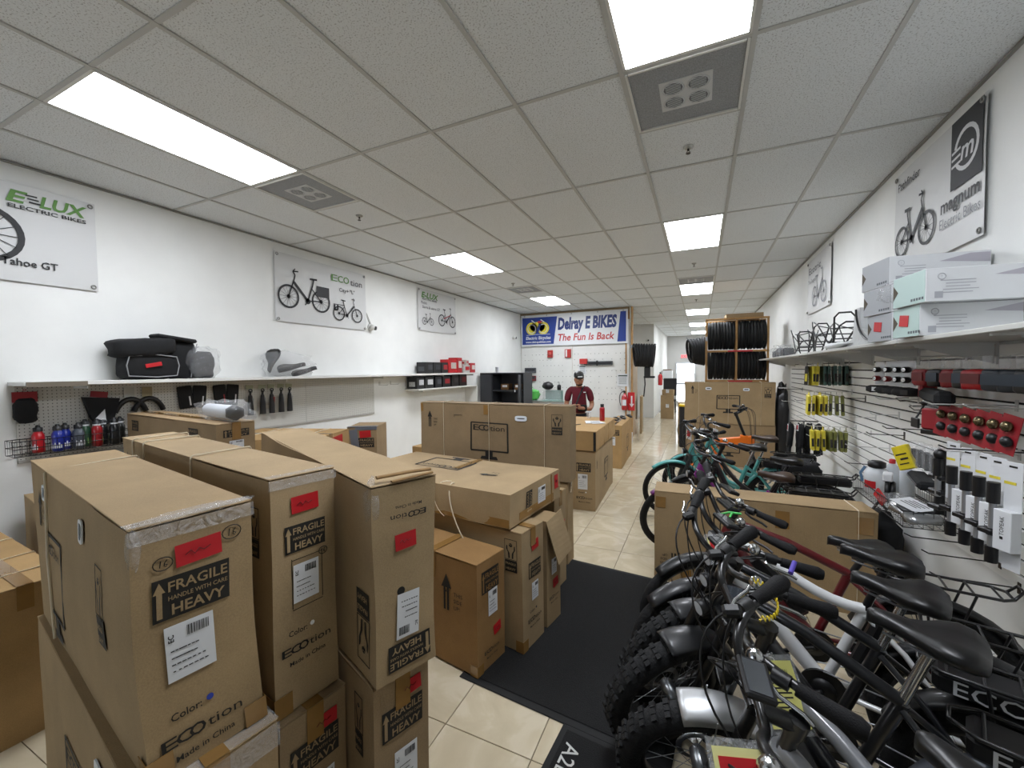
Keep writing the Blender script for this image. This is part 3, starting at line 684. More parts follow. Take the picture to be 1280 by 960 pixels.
# ================================================================== ELECTRIC BICYCLES
BROWNL = mat('#3A2B22', .4, name='brown_leather', vary=.15, vscale=12); SEATB = mat('#0C0C0D', .4, name='black_saddle'); GRIPM = mat('#08080A', .75, name='grip_rubber', bump=.25, bscale=250, spec=.3)
def saddle_mb(T, wide=.2, ln=.27):
    """spring-cushioned seat: broad rounded tail, narrow nose, dip in the middle"""
    mb = MB(T); rings = []; n = 14
    prof = [(-ln*.46, .25, -.01), (-ln*.44, .62, .0), (-ln*.34, .93, .012), (-ln*.2, 1., .016), (-ln*.05, .86, .010), (ln*.08, .58, .003), (ln*.22, .36, .0), (ln*.38, .27, .004), (ln*.5, .23, .004), (ln*.55, .15, .0), (ln*.575, .05, -.006)]
    for (x, wq, zz) in prof:
        hw = wide/2*wq; r = []
        for k in range(n):
            a = 2*math.pi*k/n; c, s = math.cos(a), math.sin(a)
            y = hw*math.copysign(abs(c)**.75, c); z = zz + (.022*s if s > 0 else .052*s*(.38+.62*wq)) - (.010 if (s > .8 and wq > .4) else 0)
            r.append((x, y, z))
        rings.append(r)
    mb.loft(rings); return mb
def bike(label, loc, heading, frame='#15161A', R=.33, tw=.05, wb=1.10, steer=0, lean=0, saddle=SEATB, seat_h=.93, style='step', fenders='#15161A', rack=True, bar='swept', barw=.33, tag_col=None,
         battery=None, text=None, bar_h=1.07, grip=GRIPM, display=True, light=True, fork_col=None, basket=False, group='electric bikes', stem=0, barmat=None, rear_fender=None, name='electric_bike'):
    t = thing(name, label, 'bicycle', loc, 0, group, rot=(lean, 0, heading))
    FM = mat(frame, .3, name='frame_paint_'+frame.strip('#'), coat=.7); FE = mat(fenders, .42, .0 if fenders != '#C9CBCD' else .9, name='fender_'+fenders.strip('#'), coat=.15)
    RFE = mat(rear_fender, .3, .3, name='rear_fender_'+rear_fender.strip('#'), coat=.5) if rear_fender else FE
    FK = mat(fork_col, .3, name='fork_'+fork_col.strip('#'), coat=.5) if fork_col else BLKM
    BM = barmat or BLKM
    xf, xr = wb/2, -wb/2; HA = R_(70); ax = Vector((-math.cos(HA), 0, math.sin(HA)))      # steering axis
    foot = Vector((xf-.04, 0, R)); crown = foot + ax*((R+tw*.6+.05)/math.sin(HA)); htb = crown + ax*.02; htt = crown + ax*.15; top = crown + ax*(.24+stem)
    S = Matrix.Translation(crown) @ Matrix.Rotation(steer, 4, ax) @ Matrix.Translation(-crown)
    def wheel(x, nm, T, rear):
        root = None
        M = TR(x, 0, R) @ RX(R_(90))
        mb = MB(T); mb.torus(R-tw/2, tw/2, M, 36, 10)
        if tw > .07:
            for k in range(36):
                a = 2*math.pi*(k+.5)/36
                for q in (-1, 0, 1): mb.box(M @ Vector(((R-.002)*math.cos(a), (R-.002)*math.sin(a), q*tw*.24)), (.012, tw*.2, .02), M=(M @ RZ(a+(.0 if q else .1))).to_3x3().to_4x4() @ Matrix(((1, 0, 0, 0), (0, 0, 1, 0), (0, -1, 0, 0), (0, 0, 0, 1))))
        w = mb.build(nm, RUB, t)
        ri = R-tw*.92
        mb = MB(T); mb.lathe([(ri, -tw*.26), (ri-.014, -tw*.2), (ri-.014, tw*.2), (ri, tw*.26), (ri+.004, 0), (ri, -tw*.26)], 32, 0, M, cap=False); mb.build('rim', BLKM, w)
        hr = .06 if rear else .03
        mb = MB(T); mb.lathe([(hr*.5, -.05), (hr, -.035), (hr, .035), (hr*.5, .05)], 16, 0, M)
        if not rear: mb.lathe([(.055, .045), (.075, .046), (.075, .05)], 20, 0, M, cap=False)
        mb.build('hub', STEEL if not rear else BLK, w)
        mb = MB(T)
        for k in range(20):
            a = 2*math.pi*k/20; q = .028*(-1)**k
            mb.tube([M @ Vector((hr*.9*math.cos(a+.35*(-1)**(k//2)), hr*.9*math.sin(a+.35*(-1)**(k//2)), q)), M @ Vector(((ri-.005)*math.cos(a), (ri-.005)*math.sin(a), 0))], .0014, 3)
        mb.build('spokes', STEEL, w)
        return w
    wheel(xf, 'front_wheel', S, False); wheel(xr, 'rear_wheel', Matrix(), True)
    bb = Vector((xr+.45, 0, .29)); sth = bb + Vector((-.14, 0, .40)); seat = Vector((sth.x-.06, 0, seat_h)); rh = Vector((xr, 0, R))
    mb = MB()
    if style == 'step':
        mb.tube(bez(htb+ax*.03, htb+Vector((-.16, 0, -.30)), bb+Vector((.22, 0, -.04)), bb, 10), .034, 10)
        mb.tube(bez(htt-ax*.02, htt+Vector((-.14, 0, -.26)), bb+Vector((.16, 0, .22)), bb+Vector((-.06, 0, .17)), 10), .022, 8)
    elif style == 'diamond':
        mb.tube([htb+ax*.02, bb], .036, 10); mb.tube([htt-ax*.01, htt.lerp(sth, .5)+Vector((0, 0, .015)), sth], .022, 8)
    elif style == 'curve':
        mb.tube([htb+ax*.02, bb], .034, 10); mb.tube(bez(htt, htt+Vector((-.16, 0, .0)), sth+Vector((.2, 0, -.03)), sth, 10), .024, 8)
    elif style == 'fold':
        mb.box(htb.lerp(bb, .45)+Vector((-.05, 0, .26)), (.52, .055, .12), 0, .015, M=RY(R_(-8))); mb.tube([htb, htt+Vector((0, 0, .06)), htt+Vector((-.08, 0, .06))], .03, 8)
        mb.tube([bb+Vector((-.06, 0, .36)), bb], .03, 8)
    mb.tube([bb, sth], .021, 8)
    for s in (-1, 1):
        mb.tube([bb+Vector((-.03, s*.03, 0)), Vector((xr+.25, s*(tw*.6+.02), .30)), rh+Vector((0, s*.075, 0))], .012, 6); mb.tube([sth+Vector((.0, s*.015, -.02)), sth.lerp(rh, .4)+Vector((0, s*(tw*.6+.012), .03)), rh+Vector((0, s*.075, 0))], .011, 6)
    mb.tube([htb, htt], .03, 10); mb.tube([bb+Vector((0, -.035, 0)), bb+Vector((0, .035, 0))], .026, 10)
    fr = mb.build('frame', FM, t)
    if text:
        p = htb.lerp(bb, .45); dirv = (bb-htb).normalized()
        for s in (-1, 1):
            M = Matrix.Translation(p+Vector((0, -s*.038, .0))) @ RY(math.atan2(-dirv.z, dirv.x) if s > 0 else math.atan2(-dirv.z, dirv.x)) @ (RX(R_(90)) if s > 0 else RX(R_(-90)))
            m2 = MB(M); m2.text(text, Matrix(), .055, bold=.01); m2.build('frame_lettering', mat('#C9CBCD', .4, name='decal_silver'), fr)
    # fork, stem, bar: turn with the steering
    mb = MB(S)
    for s in (-1, 1):
        mb.tube([foot+Vector((.0, s*(tw/2+.025), 0)), crown+Vector((.0, s*(tw/2+.025), -.0)), crown+Vector((-.003, s*(tw/2+.02), .012))], [.017, .019, .02], 8)
        mb.tube([foot+ax*.17+Vector((0, s*(tw/2+.025), 0)), crown+Vector((.0, s*(tw/2+.025), -.01))], .022, 8)
    mb.tube([crown+Vector((0, -tw/2-.03, .005)), crown+Vector((0, tw/2+.03, .005))], .02, 8); mb.tube([crown, top], .019, 8); fk = mb.build('fork', FK, t)
    mb = MB(S); ct = top+Vector((.07, 0, .05)); mb.tube([top-ax*.02, top+ax*.03], .024, 8); mb.tube([top+Vector((0, 0, .01)), ct], .02, 8); mb.build('stem', BLKM, t)
    bz = bar_h-ct.z; hb = []
    if bar == 'swept': half = [(0, 0, 0), (.0, .05, .0), (.02, .09, bz*.5), (.015, .14, bz*.92), (-.02, .20, bz), (-.08, barw-.06, bz-.005), (-.15, barw, bz-.015)]
    elif bar == 'straight': half = [(0, 0, 0), (0, .06, .0), (.0, .12, bz*.8), (-.01, .17, bz), (-.04, barw-.06, bz), (-.07, barw, bz)]
    else: half = [(0, 0, 0), (0, .05, 0), (-.01, .10, bz*.6), (-.04, .15, bz), (-.11, .24, bz+.01), (-.19, barw, bz)]
    H = [ct+Vector(p) for p in half]; full = [Vector((p.x, -p.y, p.z)) for p in H[:0:-1]] + H
    # smooth the bar
    for _ in range(2):
        q = [full[0]]
        for i in range(len(full)-1): q += [full[i].lerp(full[i+1], .25), full[i].lerp(full[i+1], .75)]
        full = q+[full[-1]]
    mb = MB(S); mb.tube(full, .0125, 8); hbo = mb.build('handlebar', BM, t)
    for s in (-1, 1):
        e = H[-1]; p = H[-2]; e = Vector((e.x, s*e.y, e.z)); p = Vector((p.x, s*p.y, p.z)); d = (e-p).normalized()
        mb = MB(S); g = [e-d*.13, e-d*.10, e-d*.05, e-d*.01, e+d*.008]
        mb.tube(g, [.017, .019, .022, .025, .018], 10, flat=.85 if bar != 'swept' else 1); mb.build('grip', grip, t)
        c = e-d*.165; mb = MB(S); mb.tube([c-d*.02, c+d*.02], .02, 8); mb.build('lever_clamp', BLK, t)
        out = Vector((.9, s*.15, -.12)); mb = MB(S); mb.tube([c+Vector((.01, 0, -.005)), c+out*.035, c+out*.055+d*.04, c+out*.062+d*.10, c+out*.075+d*.13], [.007, .007, .006, .006, .005], 6); mb.build('brake_lever', CHROME if bar == 'swept' else BLKM, t)
        if s == 1: mb = MB(S); mb.lathe([(.02, 0), (.024, .012), (.016, .028), (.004, .034)], 12, 0, Matrix.Translation(c-d*.06+Vector((0, 0, .01)))); mb.build('bell', CHROME, t)
        else: mb = MB(S); mb.box(c-d*.05+Vector((.0, 0, .012)), (.05, .035, .03), 0, .008); mb.build('shifter', BLK, t)
        # cables
        mb = MB(S); mb.tube(bez(c, c+Vector((.16, -s*.04, .02)), ct+Vector((.17, s*.05, -.02)), htb+Vector((.05, s*.02, .05)), 10), .0035, 5); mb.tube(bez(c-d*.03, c+Vector((.10, -s*.08, -.02)), ct+Vector((.10, s*.03, -.1)), htb+Vector((.02, s*.03, 0)), 10), .003, 5); mb.build('cable', BLK, t)
    if display:
        mb = MB(S); mb.box(ct+Vector((.0, .0, max(bz, .02)+.02)), (.07, .10, .018), 0, .005, M=RY(R_(-25))); mb.box(ct+Vector((-.003, .0, max(bz, .02)+.0295)), (.05, .08, .002), 1, M=RY(R_(-25))); mb.build('display', [BLK, mat('#2B3036', .1, name='screen_glass', coat=1)], t)
    if light:
        mb = MB(S); mb.lathe([(.012, -.03), (.03, -.01), (.033, .02), (.03, .024)], 14, 0, TR(crown.x+.055, 0, crown.z+.05) @ RY(R_(90))); mb.lathe([(.027, .0245), (.004, .026)], 14, 1, TR(crown.x+.055, 0, crown.z+.05) @ RY(R_(90))); mb.tube([crown+Vector((0, 0, .02)), crown+Vector((.05, 0, .05))], .006, 5, 0); mb.build('headlight', [BLK, mat('#DADFE4', .1, .3, name='lamp_lens')], t)
    def fender(x, a0, a1, nm, T, m, wq=1.25):
        mb = MB(T); n = 16; RR = R+.022; w = tw*wq/2+.006; rings = []
        for i in range(n+1):
            a = a0+(a1-a0)*i/n; r = []
            for (yy, dr) in ((-1, -.022), (-.7, -.004), (0, .004), (.7, -.004), (1, -.022), (.68, -.008), (0, 0), (-.68, -.008)):
                q = RR+dr; r.append((x+q*math.cos(a), yy*w, R+q*math.sin(a)))
            rings.append(r)
        mb.loft(rings)
        for s in (-1, 1): mb.tube([(x, s*(w+.012), R), (x+RR*math.cos(a0+.3*(a1-a0)), s*w*.95, R+RR*math.sin(a0+.3*(a1-a0)))], .0025, 4)
        mb.build(nm, m, t)
    if fenders: fender(xf, R_(84 if tw > .07 else 50), R_(150), 'front_fender', S, FE); fender(xr, R_(25), R_(200), 'rear_fender', Matrix(), RFE)
    mb = MB(); mb.tube([sth-Vector((-.02, 0, .06)), seat-Vector((0, 0, .045))], .0155, 8); mb.build('seat_post', CHROME if bar == 'swept' else BLKM, t)
    sd = saddle_mb(Matrix.Translation(seat) @ RY(R_(-3)), .24 if bar == 'swept' else .20, .262)
    sd = sd.build('saddle', saddle, t)
    mb = MB()
    for s in (-1, 1): mb.tube([seat+Vector((.11, s*.015, -.03)), seat+Vector((.0, s*.025, -.05)), seat+Vector((-.1, s*.045, -.03))], .004, 5)
    mb.build('saddle_rail', STEEL, sd)
    if rack:
        z = 2*R+.07+.03; mb = MB(); x0, x1 = sth.x-.10, xr-.24
        lp = [(x0, -.03, z), (x0-.06, -.07, z), (x1+.04, -.07, z), (x1, -.04, z), (x1, .04, z), (x1+.04, .07, z), (x0-.06, .07, z), (x0, .03, z)]
        mb.tube(lp, .0065, 6, closed=True)
        for k in range(5): xx = x0-.07+(x1-x0+.11)*k/4; mb.tube([(xx, -.07, z), (xx, .07, z)], .005, 5)
        for s in (-1, 1):
            for xx in (xr+.05, xr-.12): mb.tube([(xr, s*.085, R), (xx, s*.075, z)], .0055, 5)
        mb.tube([(x1, -.04, z), (x1-.03, -.03, z+.04), (x1-.03, .03, z+.04), (x1, .04, z)], .006, 6)
        rk = mb.build('rear_rack', BLKM, t)
        if battery == 'rack':
            mb = MB(); mb.box(((x0+x1)/2-.01, 0, z-.04), (.40, .13, .07), 0, .015); bt = mb.build('battery', BLK, t)
            if text:
                for s in (-1, 1): mb = MB(); mb.text(text, Matrix.Translation(((x0+x1)/2-.01, s*.0662, z-.04)) @ (RX(R_(90)) if s < 0 else RZ(R_(180)) @ RX(R_(90))), .07, width=.30, bold=.004); mb.build('battery_lettering', mat('#C9CBCD', .4, name='decal_silver'), bt)
    if battery == 'tube':
        p = htb.lerp(bb, .55)+Vector((-.03, 0, .055)); d = (bb-htb); mb = MB(); mb.box(p, (.36, .075, .085), 0, .02, M=RY(math.atan2(-d.z, d.x))); bt = mb.build('battery', BLK, t)
        for s in (-1, 1): mb = MB(); mb.text('ECO', Matrix.Translation(p+Vector((0, -s*.0385, 0))) @ RY(math.atan2(-d.z, d.x) if s > 0 else math.atan2(-d.z, d.x)) @ RX(R_(90*s)), .05); mb.build('battery_lettering', mat('#8E9194', .4, name='decal_grey'), bt)
    if battery == 'seat':
        mb = MB(); mb.box(sth.lerp(bb, .45)+Vector((-.085, 0, .02)), (.08, .085, .34), 0, .02, M=RY(R_(-19))); bt = mb.build('battery', BLK, t)
    # drivetrain
    mb = MB(); M = Matrix.Translation(bb+Vector((0, .05, 0))) @ RX(R_(-90)); mb.lathe([(.085, -.004), (.09, 0), (.085, .004)], 24, 0, M); mb.lathe([(.05, .004), (.05, .012), (.02, .018)], 16, 0, M); mb.build('chainring', BLK, t)
    for s in (-1, 1):
        mb = MB(); d = Vector((.15*s, 0, -.075)); o = bb+Vector((0, s*.075, 0)); mb.tube([o, o+d], .011, 6); mb.build('crank_arm', BLKM, t)
        mb = MB(); mb.box(o+d+Vector((0, s*.05, 0)), (.095, .085, .022), 0, .004); mb.box(o+d+Vector((.049, s*.05, 0)), (.003, .05, .012), 1); mb.build('pedal', [BLK, mat('#C98A1E', .3, name='amber_reflector')], t)
    mb = MB(); mb.tube([bb+Vector((0, .055, .085)), Vector((xr, .06, R+.035))], .004, 4); mb.tube([bb+Vector((0, .055, -.085)), Vector((xr, .06, R-.05))], .004, 4); mb.build('chain', STEEL, t)
    mb = MB(); mb.tube([(xr+.18, -.06, .29), (xr+.10, -.17, .012), (xr+.12, -.19, .012)], .009, 6); mb.build('kickstand', BLKM, t)
    if tag_col:
        p = H[-3]; mb = MB(S); c = Vector((p.x-.02, tag_col[1]*abs(p.y), p.z-.02))
        mb.tube([c, c+Vector((0, 0, -.06))], .0012, 4, 2); mb.box(c+Vector((0, 0, -.12)), (.004, .09, .13), 0, M=RZ(R_(20))); mb.box(c+Vector((.003, 0, -.115)), (.004, .055, .07), 1, M=RZ(R_(20))); mb.build('price_tag', [PAPER, REDP, WIREW], t)
    return t, dict(S=S, H=H, ct=ct, top=top, crown=crown, seat=seat, sth=sth, bb=bb, htb=htb, xr=xr)
def yaw(fx, fy, rx, ry): return math.atan2(fy-ry, fx-rx), ((fx+rx)/2, (fy+ry)/2, 0)

def place(front, rear): return yaw(*front, *rear)
# --- front row, front wheels toward the aisle, tails to the slat wall
def B_(label, f, ang, wb=1.08, **k):
    a = R_(ang); c = Vector((f[0], f[1], 0)) - Vector((math.cos(a), math.sin(a), 0))*wb/2
    return bike(label, (c.x, c.y, 0), a, wb=wb, **k)
b0, i0 = B_('nearest electric bike, silver frame cut by the bottom picture edge', (.06, 1.36), 126, frame='#8A8C8F', R=.28, tw=.09, steer=R_(64), style='curve', fenders='#C9CBCD', bar='swept', bar_h=1.02, battery='tube', rear_fender='#5D6470', wb=1.04, rack=False)
b1, i1 = B_('electric bike with silver front fender, second from the front', (.02, 1.66), 130, frame='#6E7073', R=.30, tw=.095, steer=R_(66), style='diamond', fenders='#C9CBCD', bar='swept', bar_h=1.05, battery='tube', text='ECOtion', rear_fender='#5D6470', wb=1.05)
b2, i2 = B_('fat-tyred black electric bike with black fenders, third from the front', (-.12, 1.96), 157, frame='#141518', R=.31, tw=.10, steer=R_(64), style='diamond', fenders='#1A1B1D', bar='swept', bar_h=1.06, battery='rack', text='ECOtion', rear_fender='#5D6470')
b3, i3 = B_('black electric bike with green-marked fender, fourth from the front', (-.10, 2.21), 160, frame='#16171A', R=.31, tw=.09, steer=R_(60), style='diamond', fenders='#151619', bar='swept', bar_h=1.07, battery='rack', text='ECOtion')
b4, i4 = B_('white-framed electric bike with curved top tube, in the front row', (-.08, 2.44), 165, frame='#D5D6D6', R=.31, tw=.07, steer=R_(52), style='curve', fenders='#151619', bar='straight', bar_h=1.06, battery='seat', rack=True)
b4b, i4b = B_('dark red electric bike at the back of the front row', (-.06, 2.72), 171, frame='#5A1418', R=.32, tw=.06, steer=R_(44), style='diamond', fenders='#141516', bar='straight', bar_h=1.05, battery='tube', seat_h=.84)
# --- second row behind the upside-down carton
b5, i5 = B_('purple electric bike with brown saddle behind the upside-down carton', (-.22, 4.16), 174, frame='#7A2A7C', R=.32, tw=.055, steer=R_(24), style='step', fenders='#6E2470', bar='mid', bar_h=1.0, saddle=BROWNL, seat_h=.83, battery='rack', grip=GRIPM)
b6, i6 = B_('black electric bike between the purple and the teal bikes', (-.06, 4.66), 178, frame='#17181B', R=.32, tw=.05, steer=R_(18), style='step', fenders='#17181B', bar='mid', bar_h=1.02, seat_h=.86, battery='rack')
b7, i7 = B_('teal electric bike with large front wheel reaching into the aisle', (-.30, 5.12), 176, frame='#4E9C98', R=.335, tw=.05, steer=R_(24), style='step', fenders='#4E9C98', bar='swept', bar_h=1.08, seat_h=.9, battery='rack', tag_col=('r', -1), fork_col='#2C3236')
b8, i8 = B_('second teal electric bike, farther back with red price tag', (-.12, 5.62), 178, frame='#4A928F', R=.33, tw=.05, steer=R_(16), style='step', fenders='#4A928F', bar='swept', bar_h=1.12, seat_h=.92, battery='rack', tag_col=('r', 1), saddle=BROWNL)
b9, i9 = B_('orange folding electric bike with tall black handlebar post', (.80, 6.40), 2, wb=.98, frame='#E8731C', R=.25, tw=.09, steer=R_(0), style='fold', fenders='#17181B', bar='straight', bar_h=1.2, seat_h=.86, stem=.30, saddle=SEATB, rack=False)
# things hung on the bikes
def sign_card(label, loc, rot, w, h, kind):
    t = thing('price_sign', label, 'sign', loc, rot=rot)
    mb = MB(); mb.box((0, 0, 0), (w+.02, .003, h+.03)); mb.build('sleeve', SLEEVE, t)
    if kind == 'sale':
        mb = MB(); mb.box((0, -.003, 0), (w, .002, h)); c = mb.build('card', mat('#D2CF78', .6, name='yellow_card'), t)
        mb = MB(TR(0, -.0045, 0) @ RX(R_(90))); mb.text('ECO MOTION', TR(0, h*.33, 0), .016, width=w*.62); mb.text('SALE', TR(0, h*.21, 0), .03, width=w*.42, bold=.02, shear=.1)
        for k in range(7): mb.box((random.uniform(-.02, .02), h*(.08-.07*k), 0), (w*random.uniform(.4, .65), .004, .0005))
        mb.tube([(-.02, -h*.36, 0), (.0, -h*.30, 0), (.02, -h*.38, 0), (.04, -h*.32, 0)], .003, 4); mb.tube([(-.01, -h*.44, 0), (.05, -h*.42, 0)], .003, 4)
        mb.build('lettering', INK, c)
    else:
        mb = MB(); mb.box((0, -.003, 0), (w, .002, h)); c = mb.build('card', mat('#D2CF8E', .6, name='yellow_card_pale'), t)
        mb = MB(); mb.box((0, -.005, -.0), (w*.8, .002, h*.8)); mb.build('red_panel', REDP, c)
    return t
sign_card('yellow sale sign in a clear sleeve hung between the front bikes', (.215, 1.34, .83), (R_(-38), R_(0), R_(24)), .105, .155, 'sale')
sign_card('red and yellow sign in a sleeve at the nearest handlebar', (.09, .93, .87), (R_(-42), R_(0), R_(18)), .10, .16, 'red')
sign_card('red sign with yellow border hanging behind the front handlebars', (.07, 1.93, .98), (R_(-30), 0, R_(30)), .07, .09, 'red')
# coiled key cord and cable ties
t = thing('coil_lanyard', 'yellow coiled key cord looped on a front handlebar', 'cord')
mb = MB(); cpts = bez((.16, 1.52, 1.06), (.24, 1.52, 1.05), (.25, 1.46, .97), (.17, 1.44, .98), 90); mb.tube([p+Vector((.0, .008*math.sin(i*1.1), .008*math.cos(i*1.1))) for i, p in enumerate(cpts)], .0022, 4); mb.build('coil', mat('#D8C020', .4, name='yellow_cord'), t)
t = thing('cable_tie', 'green plastic tie knotted on a black handlebar', 'tie', (.13, 2.18, 1.05))
mb = MB(); mb.tube([(-.04, 0, 0), (0, .01, .012), (.05, .0, .014)], .006, 5); mb.tube([(0, -.03, 0), (.01, 0, .012), (.0, .04, .0)], .005, 5); mb.build('band', mat('#3FAE4E', .5, name='green_tie'), t)
t = thing('grip_sleeve', 'short purple sleeve on a brake cable among the front bikes', 'sleeve', (.28, 1.62, 1.06))
mb = MB(); mb.tube([(0, 0, 0), (.02, .05, .02)], .008, 8); mb.build('sleeve', mat('#4A3A9E', .5, name='purple_sleeve'), t)
t = thing('front_bag', 'black pannier bags slung over the rear rack of the teal bike', 'bag', (.93, 5.1, .62), R_(4))
for s in (-1, 1): mb = MB(); mb.blob((0, s*.12, 0), (.36, .13, .32), 0, 14, 10, .06, 3, s, pw=.5); mb.build('pannier', FABRIC, t)
mb = MB(); mb.box((0, 0, .15), (.32, .26, .02), 0, .006); mb.build('top_panel', FABRIC, t)
# ================================================================== BANNERS
VINYL = mat('#C6C7C6', .45, name='banner_vinyl', bump=.25, bscale=6); PRINTK = mat('#16171A', .6, name='banner_black'); GREENP = mat('#57863A', .6, name='banner_green'); GROM = mat('#8A8A86', .3, .8, name='grommet')
def bike2d(mb, M, s, mi=0, flip=False, style=0, thin=1, rack=False):
    f = -1 if flip else 1
    if hasattr(mb, 'pics'): q = MB(mb.T); mb.pics.append(q); mb = q
    def P(x, y): return M @ Vector((f*x*s, y*s, 0))
    def line(pts, w):
        w *= thin
        for a, b in zip(pts[:-1], pts[1:]):
            a, b = Vector(a), Vector(b); d = (b-a).normalized(); n = Vector((-d.y, d.x))*w/2
            q = [P(*(a+n)), P(*(a-n)), P(*(b-n)), P(*(b+n))]; mb.add(q, [(0, 1, 2, 3)], mi)
    def ring(cx, cy, r, w, n=28):
        vs = []; 
        for k in range(n):
            t = 2*math.pi*k/n
            for q in (r, r-w): vs.append(P(cx+q*math.cos(t), cy+q*math.sin(t)))
        mb.add(vs, [(2*k, 2*k+1, (2*k+3) % (2*n), (2*k+2) % (2*n)) for k in range(n)], mi)
    for cx in (-.55, .55):
        ring(cx, 0, .34, .06); ring(cx, 0, .06, .06, 12)
        for k in range(14): t = k*math.pi/7; line([(cx, 0), (cx+.3*math.cos(t), .3*math.sin(t))], .008)
    line([(.55, 0), (.36, .52), (.33, .64), (.40, .74), (.22, .76)], .04); line([(.38, .44), (-.08, -.05)], .085); line([(-.08, -.05), (-.26, .46), (-.30, .62)], .05)
    line([(-.08, -.05), (-.55, 0), (-.22, .34)], .035); line([(-.42, .64), (-.16, .62)], .06); line([(.40, .74), (.32, .82)], .03)
    if style: line([(.37, .48), (-.22, .34)], .05)
    if rack: line([(-.24, .40), (-.85, .40)], .04); line([(-.80, .38), (-.80, .15), (-.62, .15), (-.62, .38)], .12)
    ring(-.08, -.05, .09, .09, 14); line([(-.08, -.05), (.02, -.18)], .03)
def banner(label, wall, y0, y1, z0, z1, draw, seed=0):
    """vinyl sheet pinned with grommets to a side wall; u runs to the reader's right"""
    w, h = abs(y1-y0), z1-z0
    left = wall == 'L'
    t = thing('banner', label, 'banner', ((LX+.012) if left else (RXW-.012), (y0+y1)/2, (z0+z1)/2), R_(90) if left else R_(-90))
    nx, nz = 14, 8; mb = MB(); vs = []; 
    for side in (0, 1):
        for j in range(nz+1):
            for i in range(nx+1):
                x, z = -w/2+w*i/nx, -h/2+h*j/nz; sag = .006*noise.noise(Vector((x*3+seed, z*3, seed))) - .006
                vs.append((x, sag-.0015*(1-side), z))
    n = (nx+1)*(nz+1); fs = []
    for j in range(nz):
        for i in range(nx):
            a = j*(nx+1)+i; fs.append((a, a+1, a+nx+2, a+nx+1)); fs.append((n+a, n+a+nx+1, n+a+nx+2, n+a+1))
    mb.add(vs, fs, 0, True); mb.build('sheet', VINYL, t)
    for sx in (-1, 1):
        for sz in (-1, 1): mb = MB(); mb.torus(.014, .005, TR(sx*(w/2-.03), -.016, sz*(h/2-.03)) @ RX(R_(90)), 12, 6); mb.build('grommet', GROM, t)
    mb = MB(TR(0, -.0165, 0) @ RX(R_(90))); mb.pics = []; TX = []
    def txt(*a, **k): q = MB(mb.T); MB.text(q, *a, **k); TX.append(q)
    mb.text = txt; draw(mb, w, h); PM_ = [PRINTK, GREENP, mat('#C9CACB', .5, name='print_white'), mat('#8E2430', .5, name='print_red'), mat('#6E7076', .5, name='print_grey')]
    if mb.f: mb.build('printed_mark', PM_, t)
    for q in TX: q.build('printed_lettering', PM_, t)
    for q in mb.pics: q.build('printed_bike', PM_, t)
    return t
def d1(mb, w, h):
    mb.text('E', TR(.30, h*.37, 0), .12, 1, bold=.03, shear=.2, width=.085); mb.text('LUX', TR(.55, h*.37, 0), .12, 1, bold=.03, shear=.2, width=.25)
    for k, q in enumerate((.024, 0, -.024)): mb.box((.385+k*.008, h*.37+q, 0), (.06, .011, .0005), 0)
    mb.text('ELECTRIC BIKES', TR(.475, h*.37-.075, 0), .04, bold=.02, width=.42); mb.text('Tahoe GT', TR(.365, -h*.30, 0), .075, bold=.015, width=.29)
    mb.text('Model:', TR(.07, -h*.30, 0), .075, bold=.015, width=.22)
    bike2d(mb, TR(-.19, -.04, 0), .60, 0, style=1)
banner('white banner cut by the left picture edge, green lettering and wheel', 'L', .20, 1.69, 2.44, 3.16, d1, 1)
def d2(mb, w, h):
    bike2d(mb, TR(-w*.22, -h*.12, 0), .43, 0, flip=True, rack=False); mb.box((-w*.22+.27, -h*.12+.13, .0003), (.2, .14, .0005), 0)
    bike2d(mb, TR(w*.26, -h*.26, 0), .30, 0, thin=.8, rack=True)
    mb.text('E', TR(w*.10, h*.32, 0), .13, 1, width=.1); mb.text('CO', TR(w*.21, h*.32, 0), .13, 1, width=.2, bold=.01); mb.text('tion', TR(w*.37, h*.31, 0), .13, 0, width=.22); mb.text('City+ "L"', TR(w*.25, h*.14, 0), .075, bold=.01, width=.28)
banner('banner with two black city bikes beside the wall camera', 'L', 3.27, 4.72, 2.36, 3.19, d2, 2)
def d3(mb, w, h):
    mb.text('E-LUX', TR(-w*.22, h*.36, 0), .14, 1, bold=.03, shear=.2, width=.5); mb.text('ELECTRIC BIKES', TR(-w*.22, h*.26, 0), .04, width=.45, bold=.02); mb.text('Models:', TR(-w*.36, h*.17, 0), .07, width=.18); mb.text('Sierra & sierra GT', TR(-w*.18, h*.07, 0), .07, width=.55)
    bike2d(mb, TR(w*.24, -h*.18, 0), .34, 0); bike2d(mb, TR(-w*.27, -h*.27, 0), .2, 0); 
    for a, b in (((w*.16, -h*.12), (w*.32, -h*.02)),): mb.box(((a[0]+b[0])/2, (a[1]+b[1])/2, .0004), (.26, .02, .0005), 3, M=RZ(.35))
banner('far left banner with a red and a small black bike', 'L', 5.98, 7.22, 2.48, 3.24, d3, 3)
